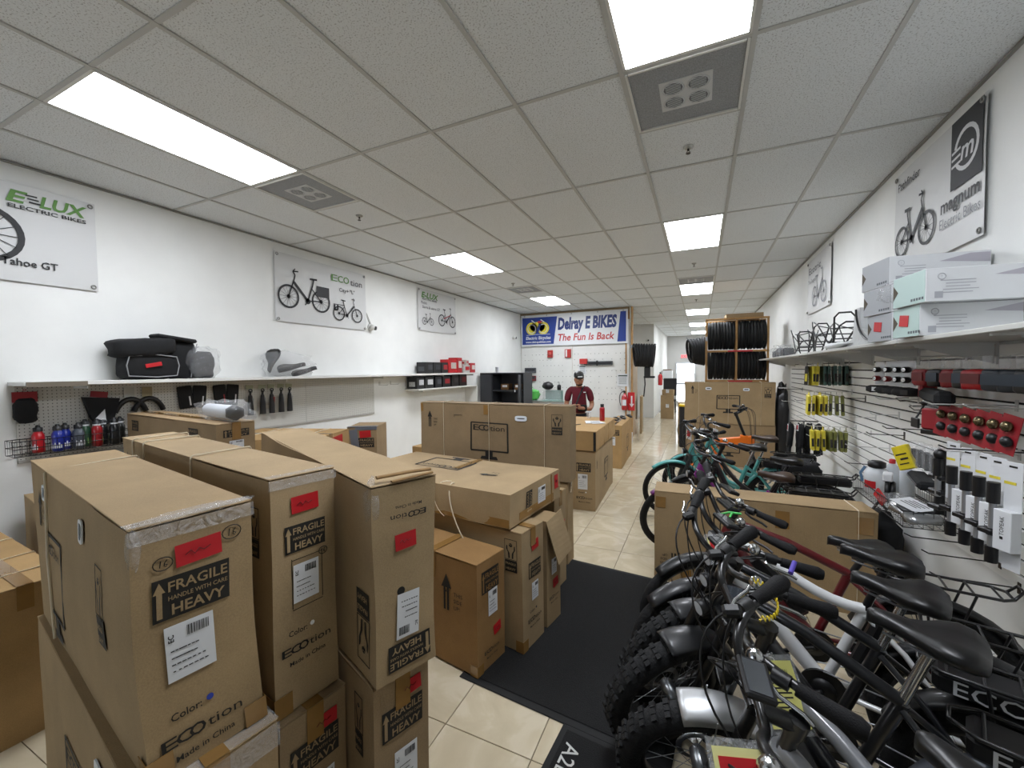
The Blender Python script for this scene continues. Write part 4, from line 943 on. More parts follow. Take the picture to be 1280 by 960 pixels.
def d4(mb, w, h):
    x = w*.5-.17; mb.box((x, h*.22, 0), (.31, .40, .0005), 0)
    n = 24
    for k in range(n-3):
        a0, a1 = R_(-150)+k*2*math.pi/n, R_(-150)+(k+1)*2*math.pi/n
        mb.add([(x+r*math.cos(a), h*.22+r*math.sin(a), .0006) for a in (a0, a1) for r in (.10, .125)], [(0, 1, 3, 2)], 2)
    mb.text('m', TR(x+.005, h*.22, .0006), .16, 2, bold=.015, shear=.2, width=.12)
    for q in (.02, -.02, -.06): mb.box((x-.10, h*.22+q, .0007), (.09, .014, .0005), 2, M=RZ(.1))
    mb.text('magnum', TR(x-.06, -h*.12, 0), .12, 0, bold=.02, width=.40); mb.text('Electric Bikes', TR(x-.06, -h*.26, 0), .09, 4, width=.42)
    mb.text('Pathfinder', TR(-w*.5+.24, h*.36, 0), .085, 0, bold=.01, width=.34); bike2d(mb, TR(-w*.5+.33, -h*.20, 0), .335, 0, thin=1.2)
banner('large right-wall banner with black logo square and folding-style bike', 'R', 4.22, 3.09, 2.46, 3.22, d4, 4)
def d5(mb, w, h):
    mb.text('Ecotric', TR(-w*.14, h*.30, 0), .13, 0, width=.6); mb.text('The Seagull', TR(-w*.26, h*.10, 0), .08, 0, width=.4); bike2d(mb, TR(w*.06, -h*.22, 0), .40, 4)
banner('small right-wall banner with a grey step-through bike', 'R', 7.1, 5.96, 2.49, 3.22, d5, 5)

# ================================================================== LEFT WALL
SHELFM = mat('#D4D4D0', .4, name='white_shelf')
t = thing('storage_shelf', 'long white shelf along the left wall above the pegboard', 'shelf', (LX+.15, 4.42, 1.68))
mb = MB(); mb.box((0, 0, 0), (.30, 6.5, .03), 0, .003); mb.build('board', SHELFM, t)
MB().box((.153, -3.08, -.004), (.006, .32, .036)).build('worn_edge', mat('#6D6558', .9, name='raw_chipboard'), t)
for y in (-2.9, -1.2, .4, 2.0, 3.1): mb = MB(); mb.box((-.02, y, -.03), (.24, .012, .03)); mb.box((-.145, y, -.06), (.01, .02, .10)); mb.build('bracket', WIREW, t)
def peg_mat():
    m = bpy.data.materials.new('pegboard'); m.use_nodes = True; nt = m.node_tree; b = nt.nodes['Principled BSDF']; L = nt.links.new; N = nt.nodes.new
    g = N('ShaderNodeTexCoord'); sc = N('ShaderNodeVectorMath'); sc.operation = 'SCALE'; sc.inputs['Scale'].default_value = 1/.0254; L(g.outputs['Object'], sc.inputs[0])
    fr = N('ShaderNodeVectorMath'); fr.operation = 'FRACTION'; L(sc.outputs[0], fr.inputs[0]); sb = N('ShaderNodeVectorMath'); sb.operation = 'SUBTRACT'; sb.inputs[1].default_value = (.5, .5, .5); L(fr.outputs[0], sb.inputs[0])
    ml = N('ShaderNodeVectorMath'); ml.operation = 'MULTIPLY'; ml.inputs[1].default_value = (0, 1, 1); L(sb.outputs[0], ml.inputs[0]); ln = N('ShaderNodeVectorMath'); ln.operation = 'LENGTH'; L(ml.outputs[0], ln.inputs[0])
    cmp = N('ShaderNodeMath'); cmp.operation = 'LESS_THAN'; cmp.inputs[1].default_value = .14; L(ln.outputs['Value'], cmp.inputs[0])
    mx = N('ShaderNodeMix'); mx.data_type = 'RGBA'; mx.inputs[6].default_value = (*lin('#BEBDB6'), 1); mx.inputs[7].default_value = (*lin('#2A2926'), 1); L(cmp.outputs[0], mx.inputs[0]); L(mx.outputs[2], b.inputs['Base Color']); b.inputs['Roughness'].default_value = .6
    return m
PEG = peg_mat()
t = thing('pegboard', 'white pegboard panels on the left wall under the shelf', 'pegboard', (LX, 3.03, 1.38))
for (y0, y1) in ((-1.83, .62), (.624, 1.83)): mb = MB(); mb.box((.012, (y0+y1)/2, 0), (.008, y1-y0, .57)); mb.build('panel', PEG, t)
for z in (-.285, .285): MB().box((.010, 0, z), (.014, 3.66, .02)).build('batten', mat('#9C9992', .6, name='batten'), t)

BOT = [(1.29, '#A8121C', '#0D0D0E', 'red drink bottle at the near end of the wire basket'), (1.375, '#1B2A86', '#0D0D0E', 'deep blue drink bottle next to the red one'), (1.435, '#1B2A86', '#0D0D0E', 'second blue bottle, partly hidden in the wall basket'), (1.49, '#4A5058', '#0D0D0E', 'grey drink bottle in the middle of the wall basket'), (1.55, '#2A4A36', '#15181A', 'dark green bottle with white collar in the wall basket'), (1.60, '#8E1A20', '#15181A', 'dark bottle with a red tag in the wall basket'),
       (1.655, '#16181A', '#15181A', 'black bottle with green print in the wall basket'), (1.71, '#1A1C1E', '#101112', 'black bottle with white ring in the wall basket'), (1.77, '#181B18', '#101112', 'last bottle with green print, at the basket far end')]
t = thing('wire_basket', 'black wire basket of drink bottles hooked on the pegboard', 'basket', (LX+.02, 1.57, 1.155))
mb = MB(); bw, bl, bh = .17, .86, .11
for z in (0, bh*.5, bh): mb.tube([(.0, -bl/2, z), (bw, -bl/2, z), (bw, bl/2, z), (0, bl/2, z)], .0028, 4, closed=True)
mb.build('rim_wires', BLKM, t)
mb = MB()
for k in range(25):
    y = -bl/2+bl*k/24; mb.tube([(0, y, bh), (0, y, 0), (bw, y, 0), (bw, y, bh)], .0018, 3)
for k in range(5): x = bw*k/4; mb.tube([(x, -bl/2, bh), (x, -bl/2, 0), (x, bl/2, 0), (x, bl/2, bh)], .0018, 3)
mb.build('mesh_wires', BLKM, t)
for k, (y, c, cc, lab) in enumerate(BOT):
    b = thing('drink_bottle', lab, 'bottle', (LX+.105+(.03 if k % 2 else -.03), y, 1.158), k*.7, 'drink bottles in the wall basket'); h = .16 if k < 4 else .175
    mb = MB(); mb.lathe([(.026, 0), (.034, .004), (.035, h*.35), (.032, h*.5), (.035, h*.62), (.034, h*.82), (.024, h*.95), (.022, h)], 16); mb.build('body', mat(c, .28, name='bottle_'+c.strip('#'), coat=.4), b)
    mb = MB(); mb.lathe([(.026, h), (.026, h+.028), (.014, h+.032), (.012, h+.045), (.006, h+.048)], 14); mb.build('cap', mat(cc, .5), b)
    mb = MB()
    for q in range(8):
        a0 = R_(200+q*18); a1 = R_(200+q*18+12); mb.add([(.0362*math.cos(a), .0362*math.sin(a), z) for a in (a0, a1) for z in (h*.16, h*.34 if q % 2 else h*.42)], [(0, 2, 3, 1)])
    mb.build('printed_label', mat('#C8CCD0' if k < 4 else '#6E8A4A', .5), b)
    if k > 3: mb = MB(); mb.lathe([(.0255, h-.006), (.0265, h), (.0265, h+.006)], 14, cap=False); mb.build('white_collar', PAPER, b)
def pack(name, label, cat, loc, rz, w, h, d, header, body, group, sheen=False, tilt=0):
    t = thing(name, label, cat, loc, group=group, rot=(0, tilt, rz))
    mb = MB(); mb.box((0, 0, -.02), (.004, w, h*.3), 0, .001); mb.torus(.008, .002, TR(0, 0, h*.13) @ RY(R_(90)), 8, 4); mb.build('header_card', header, t)
    mb = MB(); mb.blob((.0, 0, -h*.17-h*.30), (d, w*.95, h*.68), 0, 12, 10, .12, 2.5, int(loc[1]*10), pw=.6); mb.build('product', body, t)
    return t
REDC = mat('#8E1620', .5, name='red_card'); 
t = pack('saddle_bag', 'black saddle bag on a red card at the pegboard left end', 'bag', (LX+.03, 1.245, 1.60), 0, .13, .26, .07, REDC, FABRIC, 'bags on the pegboard')
t = thing('phone_bag', 'black triangular frame bag with white stripe and red card', 'bag', (LX+.035, 1.66, 1.575), rot=(R_(-8), 0, 0))
mb = MB(); mb.box((0, 0, 0), (.004, .11, .05)); mb.build('header_card', REDC, t)
mb = MB(); mb.prism([(-.11, -.03), (.12, -.02), (.10, -.22), (.02, -.27), (-.04, -.2)], .05, TR(.0, 0, 0) @ RZ(R_(90)) @ RX(R_(90))); mb.build('bag_body', FABRIC, t)
mb = MB(); mb.prism([(-.02, -.2), (.03, -.12), (.05, -.22)], .002, TR(.0515, 0, 0) @ RZ(R_(90)) @ RX(R_(90))); mb.build('stripe', PAPER, t)
for k, y in enumerate((1.86, 1.99)):
    t = thing('handle_grips', ['pair of black grips on a white card, near the frame bag', 'pair of black grips on a beige card, right of its twin'][k], 'grips', (LX+.03, y, 1.58), group='grips on the pegboard')
    mb = MB(); mb.box((0, 0, 0), (.004, .075, .09), 0, .001); mb.build('card', mat('#A8A8A2' if k == 0 else '#8E8468', .6), t)
    mb = MB(); mb.tube(bez((.02, -.11, -.17), (.03, -.06, -.02), (.03, .06, -.02), (.02, .11, -.17), 10), .022, 8); mb.build('grip', BLK, t)
for k, y in enumerate((2.28, 2.42, 2.6, 2.74)):
    t = thing('phone_pouch', 'flat black pouch pack on the pegboard, %s from the left' % ['first', 'second', 'third', 'fourth'][k], 'pouch', (LX+.04, y, 1.60), group='flat black packs', rot=(R_(6*(-1)**k), 0, 0))
    mb = MB(); mb.box((0, 0, -.09), (.02, .125, .22), 0, .008); mb.build('pouch', FABRIC, t)
    mb = MB(); mb.box((.012, .03, -.13), (.002, .012, .09)); mb.build('pull', REDC if k == 2 else PAPER, t)
for k, y in enumerate((2.92, 3.06, 3.17, 3.29, 3.40)):
    t = thing('pedal_tool', 'hanging black hand pump in clear pack, %s from the left' % ['first', 'second', 'third', 'fourth', 'fifth'][k], 'pump', (LX+.04, y, 1.60), group='pumps on the pegboard', rot=(R_(-5), 0, 0))
    mb = MB(); mb.box((0, 0, -.02), (.003, .08, .05)); mb.build('header_card', mat('#9AA08A', .6, name='olive_card'), t)
    mb = MB(); mb.tube([(.02, 0, -.06), (.02, 0, -.11)], .012, 8); mb.torus(.018, .006, TR(.02, 0, -.06) @ RY(R_(90)), 12, 6); mb.tube([(.02, 0, -.11), (.02, .01, -.2), (.02, .02, -.33)], [.022, .032, .036], 10, flat=.6); mb.build('tool', BLK, t)
    mb = MB(); mb.box((.03, .02, -.22), (.006, .03, .16)); mb.build('insert', REDC if k == 2 else STEEL, t)

# bags and wrapped goods on the shelf
zs = 1.697
t = thing('pannier_bag', 'folded black pannier bag with grey piping and red tag on the shelf', 'bag', (LX+.15, 1.97, zs))
mb = MB(); mb.blob((0, -.02, .115), (.22, .40, .23), 0, 18, 12, .05, 2, 1, pw=.45); mb.build('main_pocket', FABRIC, t)
mb = MB(); mb.blob((.02, -.06, .28), (.24, .44, .16), 0, 18, 10, .07, 2, 4, pw=.45, M=RX(.12)); mb.build('lid', FABRIC, t)
mb = MB(); mb.tube([(.112, -.2, .03), (.118, -.215, .12), (.112, -.19, .2), (.115, 0, .215), (.112, .15, .2), (.118, .165, .12), (.112, .15, .03), (.115, 0, .018)], .005, 6, closed=True); mb.build('piping', mat('#8E9092', .4, name='reflective_piping'), t)
mb = MB(); mb.box((.125, -.03, .125), (.006, .12, .035), 0, .003, M=RX(.2)); mb.build('tag', REDP, t)
t = thing('pannier_bag', 'upright black pannier with flap standing behind the folded one', 'bag', (LX+.13, 2.20, zs))
mb = MB(); mb.blob((-.02, 0, .18), (.18, .26, .36), 0, 18, 12, .05, 2, 2, pw=.45); mb.build('main_pocket', FABRIC, t)
mb = MB(); mb.box((.03, -.05, .37), (.16, .32, .035), 0, .012, M=RX(-.12)); mb.build('lid', FABRIC, t)
mb = MB(); mb.tube([(.075, .06, .01), (.08, .09, .18), (.075, .12, .33)], .004, 6); mb.build('piping', mat('#8E9092', .4, name='reflective_piping'), t)
t = thing('pannier_bag', 'black pannier in clear plastic at the right of the bag pile', 'bag', (LX+.15, 2.36, zs))
mb = MB(); mb.blob((0, 0, .13), (.2, .22, .26), 0, 16, 12, .08, 2.4, 3, pw=.5); mb.build('main_pocket', FABRIC, t)
mb = MB(); mb.blob((0, .01, .15), (.25, .29, .30), 0, 18, 12, .14, 3, 5, pw=.6); mb.build('plastic_wrap', FILM, t)
t = thing('bagged_saddle', 'black bike saddles sealed in a clear plastic bag on the shelf', 'saddle', (LX+.15, 3.28, zs))
for (p, r, m) in (((0, -.16, .20), (.1, 1.0, -1.0), 1), ((.02, .05, .11), (.3, -.2, 1.2), 1), ((.03, .22, .06), (0, -.25, 1.4), 1)):
    sd = saddle_mb(Matrix.Translation(p) @ RZ(r[2]) @ RY(r[1]) @ RX(r[0]), .17, .30); sd.build('saddle', SEATB, t)
mb = MB(); mb.blob((0, .02, .145), (.26, .62, .29), 0, 20, 12, .16, 2.4, 6, pw=.7); mb.build('plastic_wrap', FILM, t)
t = thing('bagged_pump', 'white roll in crinkled clear plastic lying on a dark carton', 'pump', (-3.13, 1.79, 1.412), R_(-9))
mb = MB(); mb.lathe([(.045, -.2), (.05, -.19), (.05, .19), (.045, .2)], 16, 0, TR(-.02, 0, .06) @ RY(R_(90))); mb.build('roll', mat('#C9CDD2', .4, name='white_roll'), t)
mb = MB(); mb.lathe([(.05, .19), (.055, .2), (.05, .26), (.02, .265)], 6, 0, TR(-.02, 0, .06) @ RY(R_(90))); mb.build('cap', BLK, t)
mb = MB(); mb.blob((.02, 0, .07), (.66, .2, .14), 0, 24, 10, .2, 3, 8, pw=.7); mb.build('plastic_wrap', FILM, t)

# small lower shelf with boxed goods
t = thing('storage_shelf', 'short white lower shelf with boxed parts on the left wall', 'shelf', (LX+.15, 6.6, 1.42)); mb = MB(); mb.box((0, 0, 0), (.30, 2.0, .024), 0, .003); mb.build('board', SHELFM, t)
for y in (-.8, .8): MB().box((-.02, y, -.03), (.22, .012, .04)).build('bracket', WIREW, t)
MB().box((.0, .992, -.25), (.30, .016, .5)).build('end_panel', SHELFM, t)
def carton_small(label, loc, rz, d, c, c2, group, wrap=False):
    t = thing('boxed_part', label, 'box', loc, rz, group)
    mb = MB(); mb.box((0, 0, d[2]/2), d, 0, .004); mb.build('carton', mat(c, .35, name='pack_'+c.strip('#'), vary=.2, vscale=25), t)
    mb = MB(); mb.box((d[0]/2+.001, d[1]*.1, d[2]*.55), (.002, d[1]*.6, d[2]*.45)); mb.box((0, -d[1]/2-.001, d[2]*.4), (d[0]*.6, .002, d[2]*.4)); mb.build('printed_panel', mat(c2, .4, vary=.3, vscale=60), t)
    return t
for k, (y, l, h, c, c2, lab) in enumerate(((5.98, .22, .2, '#121214', '#3A3C40', 'first black boxed light on the shelf right end'), (6.22, .22, .2, '#121214', '#2E3034', 'second black boxed light on the shelf'), (6.46, .22, .2, '#141416', '#9E1C22', 'black box with red panel on the upper shelf'), (6.74, .28, .26, '#B3161E', '#B8B0A8', 'tall red box on the upper shelf'), (6.98, .2, .3, '#A8141C', '#C9C4BC', 'second red box, tallest of the upper shelf goods'), (7.26, .24, .16, '#B8B8B4', '#B3161E', 'white and red helmet box near the shelf end'), (7.5, .22, .2, '#A8141C', '#D0CCC6', 'red box at the far shelf end'))):
    carton_small(lab, (LX+.15, y, zs), .05*(-1)**k, (.2, l, h), c, c2, 'boxed parts on the upper shelf')
carton_small('small red-white box lying on top of the far shelf boxes', (LX+.15, 7.3, zs+.162), .2, (.16, .2, .1), '#B0A8A0', '#9E1C22', 'boxed parts on the upper shelf')
for k, (y, l, h, c, c2, lab) in enumerate(((5.72, .22, .2, '#17181A', '#B4B6B8', 'black and white box, first on the lower shelf'), (5.98, .24, .2, '#17181A', '#C2C4C6', 'box with white picture panel on the lower shelf'), (6.25, .22, .2, '#131416', '#4A4C50', 'plain black box in the middle of the lower shelf'), (6.52, .24, .2, '#131416', '#8E1A20', 'black box with red lettering panel on the lower shelf'), (6.82, .26, .22, '#24201E', '#3A3432', 'dark brown box on the lower shelf'), (7.12, .26, .23, '#2A2422', '#5A1A1C', 'dark box with red stripe at the lower shelf end'))):
    carton_small(lab, (LX+.15, y, 1.434), .04*(-1)**k, (.2, l, h), c, c2, 'boxed parts on the lower shelf')
for k, y in enumerate((5.0, 5.25)):
    t = thing('peg_hook', ['bare wire hook on the wall right of the pegboard', 'bare wire hook nearest the lower shelf'][k], 'hook', (LX, y, 1.53)); mb = MB(); mb.tube([(0, 0, .04), (.004, 0, 0), (.16, 0, -.005), (.18, 0, .015)], .004, 5); mb.build('wire', WIREW, t); MB().box((.003, 0, .02), (.005, .03, .06)).build('plate', WIREW, t)
# wall cameras
def domecam(label, loc, rz):
    t = thing('security_camera', label, 'camera', loc, rz)
    mb = MB(); mb.lathe([(.055, 0), (.055, .02), (.045, .03)], 18, 0, RY(R_(90))); mb.build('base', mat('#D0D0CC', .4, name='camera_white'), t)
    mb = MB(); mb.blob((.055, 0, -.005), (.085, .085, .085), 0, 16, 10, 0); mb.build('eyeball', mat('#D0D0CC', .4, name='camera_white'), t)
    mb = MB(); mb.lathe([(.03, .075), (.03, .1), (.022, .101)], 14, 0, RZ(.5) @ RY(R_(100))); mb.build('lens', BLK, t); return t
t = domecam('white dome security camera on the left wall with dangling cable', (LX, 4.82, 2.42), R_(-10))
for dy in (0, .02): mb = MB(); mb.tube([(.01, -.01+dy, .05), (.012, -.08+dy, .2), (.012, -.14+dy, .25), (.012, -.10+dy, .42), (.012, -.15, .88)], .005, 5); mb.build('cable', mat('#B9B9B4', .5, name='white_cable'), t)
domecam('small security camera high on the left wall by the sign', (LX, 10.1, 2.62), R_(-20))

# ================================================================== PARTITION WALL, COUNTER AND PERSON
PM = mat('#D8D8D4', .6, name='partition_panel', vary=.04, vscale=3)
pw = struct(MB().box((-3.13, YP+.05, CZ/2), (2.98, .06, CZ)).build('wall_partition', WOOD))
for k in range(2): MB().box((-3.87+1.49*k, YP+.013, 1.5), (1.482, .02, 3.0)).build('panel', PM, pw)
for x in (-1.72, -1.58): MB().box((x, YP+.06, CZ/2), (.04, .12, CZ), 0, .003).build('stud', WOOD, pw)
MB().box((-1.575, YP+.5, 1.1), (.02, .85, 2.2)).build('end_board', mat('#A5937C', .6, name='end_board', vary=.1, vscale=4), pw)
MB().box((-3.13, YP-.01, 3.25), (2.98, .04, .1)).build('header_board', mat('#8F7A5C', .6, name='header_board', vary=.1), pw)
mb = MB(); rnd = random.Random(3)
for i in range(26):
    for j in range(9):
        if rnd.random() < .6: mb.box((-4.5+i*.11+rnd.uniform(-.01, .01), YP-.001, .95+j*.15), (.018, .012, .018))
mb.build('peg_clips', mat('#8E8E88', .5, name='peg_clip'), pw, kind='stuff')
# shop sign
t = thing('shop_sign', 'large white shop sign with blue and red lettering over the counter', 'sign', (-3.13, YP-.05, 2.82))
W, Hs = 2.92, .86; BLU = mat('#1D3A8A', .45, name='sign_blue'); NAVY = mat('#1A2F6E', .45, name='sign_navy'); SRED = mat('#B0302E', .45, name='sign_red'); SW = mat('#D6D8DA', .45, name='sign_white'); SY = mat('#D8C93A', .45, name='sign_yellow')
mb = MB(); mb.box((0, 0, 0), (W, .012, Hs), 0, .002); mb.build('panel', SW, t)
mb = MB(TR(0, -.0075, 0) @ RX(R_(90)))
mb.poly([(-1.42, -.38, 0), (-.50, -.38, 0), (-.40, .36, 0), (-1.42, .36, 0)], 0); mb.poly([(1.2, -.38, 0), (1.42, -.38, 0), (1.42, .38, 0), (1.28, .38, 0)], 0)
mb.text('Delray E BIKES', TR(.40, .16, 0), .42, 1, bold=.05, width=1.56, shear=.12); mb.text('The Fun Is Back', TR(.36, -.21, 0), .26, 2, bold=.022, width=1.52, shear=.2)
mb.text('Electric Bicycles', TR(-.95, -.20, .0006), .12, 3, bold=.02, width=.72, shear=.12); mb.text('www.delrayebikes.com', TR(-.95, -.31, .0006), .08, 3, bold=.02, width=.74)
for (cx, cy, r, sx) in ((-1.14, .06, .17, 1), (-.80, .06, .17, 1), (-.97, .1, .14, 1.6)):
    n = 24; mb.poly([(cx+r*sx*math.cos(2*math.pi*k/n), cy+r*math.sin(2*math.pi*k/n), .0006) for k in range(n)], 4)
for (cx, cy) in ((-1.14, .05), (-.80, .05)):
    n = 20
    for k in range(n):
        a0, a1 = 2*math.pi*k/n, 2*math.pi*(k+1)/n; mb.add([(cx+q*math.cos(a), cy+q*math.sin(a), .0012) for a in (a0, a1) for q in (.11, .125)], [(0, 1, 3, 2)], 3)
mb.poly([(-1.02, -.06, .0014), (-.94, -.04, .0014), (-.86, .16, .0014), (-.93, .2, .0014)], 1); mb.poly([(-.97, .2, .0014), (-.87, .2, .0014), (-.84, .26, .0014), (-.95, .26, .0014)], 2)
for a, b in (((-1.14, .28), (-1.04, .22)), ((-.86, .3), (-.78, .22))): mb.box(((a[0]+b[0])/2, (a[1]+b[1])/2, .0014), (.13, .025, .0004), 3, M=RZ(-.6))
mb.add([(x, -.12+.02*math.sin((x+1.36)*3.2), .0014) for x in (-1.3, -1.1, -.9, -.7, -.6)]+[(x, -.13+.02*math.sin((x+1.36)*3.2), .0014) for x in (-1.3, -1.1, -.9, -.7, -.6)], [(i, i+1, i+6, i+5)[::-1] for i in range(4)], 3)
mb.build('sign_print', [BLU, NAVY, SRED, SW, SY], t)
for x in (-1.35, -.7, 0, .7, 1.35): mb = MB(); mb.torus(.013, .005, TR(x, -.008, .405) @ RX(R_(90)), 10, 5); mb.build('grommet', GROM, t)
for k, (x, c2) in enumerate(((-3.74, '#B9B4AC'), (-3.24, '#D2D2CE'))):
    t = thing('fire_alarm', ['red fire alarm horn under the shop sign, left one', 'red fire alarm strobe with white stripe, right one'][k], 'fire alarm', (x, YP-.01, 2.17), group='fire alarms')
    mb = MB(); mb.box((0, -.02, 0), (.15+.02*k, .05, .2+.03*k), 0, .01); mb.build('housing', mat('#A82A26', .4, name='alarm_red'), t)
    mb = MB()
    if k: mb.box((-.035, -.05, 0), (.045, .012, .19))
    else: mb.lathe([(.045, 0), (.05, .01), (.02, .014)], 14, 0, TR(0, -.045, 0) @ RX(R_(90)))
    mb.build('lens' if k else 'horn_grille', mat(c2 if k else '#C05048', .4), t)
t = thing('tool_rail', 'black wall bracket rail with red tool holder below the sign', 'rail', (-2.42, YP-.02, 1.9))
MB().box((0, -.03, 0), (.75, .03, .10), 0, .006).build('rail', mat('#55585A', .4, .5, name='rail_grey'), t); MB().box((.05, -.05, 0), (.6, .012, .04)).build('slot', BLK, t); MB().box((-.38, -.05, .05), (.2, .1, .14), 0, .01).build('holder', mat('#B8302C', .4, name='holder_red'), t); MB().box((-.02, -.06, 0), (.04, .03, .13)).build('clamp', BLK, t)
for (x, z, w_, h_, lab) in ((-2.85, 1.72, .2, .26, 'white notice sheet pinned below the red tool holder'), (-1.80, 1.46, .28, .32, 'white policy notice near the partition end')):
    t = thing('notice', lab, 'notice', (x, YP-.006, z)); MB().box((0, -.003, 0), (w_, .003, h_)).build('sheet', PAPER, t)
    mb = MB()
    mb.box((0, -.006, h_*.34), (w_*.8, .001, h_*.1))
    for k in range(5): mb.box((0, -.006, h_*.18-k*h_*.12), (w_*.7, .001, h_*.03))
    mb.build('print', mat('#3A4A44', .6), t)
t = thing('fire_extinguisher', 'red fire extinguisher hung at the partition end', 'extinguisher', (-1.74, YP-.09, .70))
mb = MB(); mb.lathe([(.06, .0), (.075, .02), (.078, .3), (.06, .36), (.03, .40), (.025, .43)], 18); mb.build('cylinder', mat('#B01820', .25, name='extinguisher_red', coat=.6), t)
mb = MB(); mb.box((0, 0, .46), (.05, .04, .05), 0, .008); mb.tube([(0, 0, .49), (-.09, -.02, .52)], .008, 6); mb.tube([(0, 0, .47), (-.09, -.02, .48)], .007, 6); mb.build('valve', BLK, t)
mb = MB(); mb.tube(bez((.02, 0, .46), (-.14, -.02, .5), (-.14, -.05, .3), (-.09, -.05, .12), 10), .011, 6); mb.build('hose', BLK, t)
mb = MB(); mb.add([(.0785*math.cos(R_(a)), .0785*math.sin(R_(a)), z) for a in (230, 250, 270, 290, 310) for z in (.12, .27)], [(2*i, 2*i+2, 2*i+3, 2*i+1) for i in range(4)]); mb.build('paper_label', PAPER, t)
t = thing('extinguisher_sign', 'red plate with white arrow behind the extinguisher', 'sign', (-1.585, YP-.03, .92)); MB().box((0, 0, 0), (.17, .006, .46), 0, .002).build('plate', REDP, t)
mb = MB(TR(0, -.004, 0) @ RX(R_(90))); mb.box((.01, .04, 0), (.035, .2, .0006)); mb.poly([(-.05, -.06, 0), (.01, -.15, 0), (.07, -.06, 0)]); mb.build('arrow', PAPER, t)
# dark open cabinet at the left rear
CAB = mat('#3B3D42', .45, .2, name='cabinet_grey'); t = thing('storage_cabinet', 'dark grey metal cabinet with an open door by the left wall', 'cabinet', (-4.03, 8.42, 0))
mb = MB()
for (c, d) in (((-.53, 0, .84), (.02, .5, 1.68)), ((.53, 0, .84), (.02, .5, 1.68)), ((0, .24, .84), (1.06, .02, 1.68)), ((0, 0, 1.67), (1.06, .5, .02)), ((0, 0, .03), (1.06, .5, .06)), ((-.24, 0, .84), (.02, .48, 1.62))): mb.box(c, d)
mb.build('body', CAB, t)
for z in (.5, .9, 1.28): MB().box((.14, 0, z), (.74, .46, .02)).build('shelf', CAB, t)
d = MB().box((-.38, -.255, .84), (.28, .02, 1.6), 0, .003).build('door', CAB, t); MB().box((-.28, -.27, .9), (.015, .02, .12)).build('handle', STEEL, d)
d = MB().box((.52, -.42, .84), (.02, .36, 1.6), 0, .003, M=RZ(.25)).build('door', CAB, t); MB().box((.47, -.56, 1.3), (.02, .01, .05)).build('handle', PAPER, d)
for k, (x, z, l) in enumerate(((.02, 1.30, .2), (.32, 1.30, .12))):
    c = thing('small_box', ['small brown box inside the dark cabinet, left one', 'tiny brown box inside the dark cabinet, right one'][k], 'box', (-4.03+x, 8.4, z-.01)); MB().box((0, 0, .075), (l, .2, .13), 0, .004).build('body', mat('#6E4E2C', .7, name='brown_box'), c); MB().box((0, -.101, .09), (l*.6, .002, .05)).build('label', PAPER, c)
t = thing('paper_cup', 'white cup standing on the dark cabinet', 'cup', (-4.25, 8.4, 1.682)); mb = MB(); mb.lathe([(.03, 0), (.038, .12), (.04, .122)], 14); mb.build('cup', PAPER, t); mb = MB(); mb.lathe([(.042, .12), (.042, .128), (.03, .134)], 14); mb.build('lid', PAPER, t)
# service counter at the partition with helmet, printer and crates
t = thing('service_counter', 'white glass-topped service counter against the partition', 'counter', (-3.55, 9.7, 0)); MB().box((0, 0, .48), (1.5, .55, .96), 0, .01).build('body', mat('#C2C2BE', .5, name='counter_white'), t); MB().box((0, 0, .975), (1.56, .6, .02), 0, .004).build('glass_top', mat('#9FB8B0', .08, name='counter_glass', coat=.6), t)
t = thing('display_case', 'small glass display case on the service counter', 'display case', (-3.32, 9.62, .987)); mb = MB(); mb.box((0, .1, .12), (.46, .02, .24)); mb.box((0, 0, .005), (.46, .22, .01)); mb.build('frame', mat('#8FA6A0', .3, name='case_frame'), t); mb = MB(); mb.box((0, 0, .245), (.46, .22, .01)); mb.box((0, -.105, .12), (.46, .008, .22)); mb.build('glass', SLEEVE, t)
t = thing('bike_helmet', 'black bike helmet resting on the display case', 'helmet', (-3.45, 9.62, 1.237)); mb = MB(); mb.blob((0, 0, .10), (.3, .25, .2), 0, 18, 10, .05, 2, 1); mb.build('shell', BLK, t)
for s in (-1, 0, 1): mb = MB(); mb.tube([(.13, s*.06, .1), (.0, s*.065, .2), (-.13, s*.06, .1)], .012, 6); mb.build('vent_rib', mat('#2A2C2F', .4, name='helmet_rib'), t)
t = thing('gift_bag', 'crumpled green bag on the service counter', 'bag', (-3.83, 9.55, .987)); mb = MB(); mb.blob((0, 0, .13), (.32, .2, .26), 0, 14, 10, .2, 3, 2, pw=.6); mb.build('bag_body', mat('#5FBF5A', .4, name='green_bag'), t); mb = MB(); mb.tube([(-.05, 0, .24), (0, 0, .32), (.05, 0, .24)], .006, 5); mb.build('bag_handle', mat('#5FBF5A', .4, name='green_bag'), t)
t = thing('hand_pump', 'black pump bottle on the display case right end', 'bottle', (-3.16, 9.62, 1.237)); mb = MB(); mb.lathe([(.045, 0), (.05, .01), (.05, .11), (.03, .13), (.015, .135)], 14); mb.build('body', BLK, t); mb = MB(); mb.tube([(0, 0, .13), (0, 0, .19), (-.05, 0, .19)], .007, 6); mb.build('pump_head', BLK, t)
for k, z in enumerate((1.72, 1.5)):
    t = thing('goggles_pack', ['grey boxed goggles hanging on the partition left side', 'red boxed goggles hanging below the grey pack'][k], 'pack', (-4.32, YP-.03, z), group='packs on the partition'); MB().box((0, -.02, 0), (.34, .04, .15), 0, .01).build('box', mat(('#55585C', '#6E2A2C')[k], .4, vary=.4, vscale=40), t); MB().box((0, -.042, .02), (.28, .002, .07)).build('picture', mat('#2A2C30', .3, vary=.5, vscale=80), t)
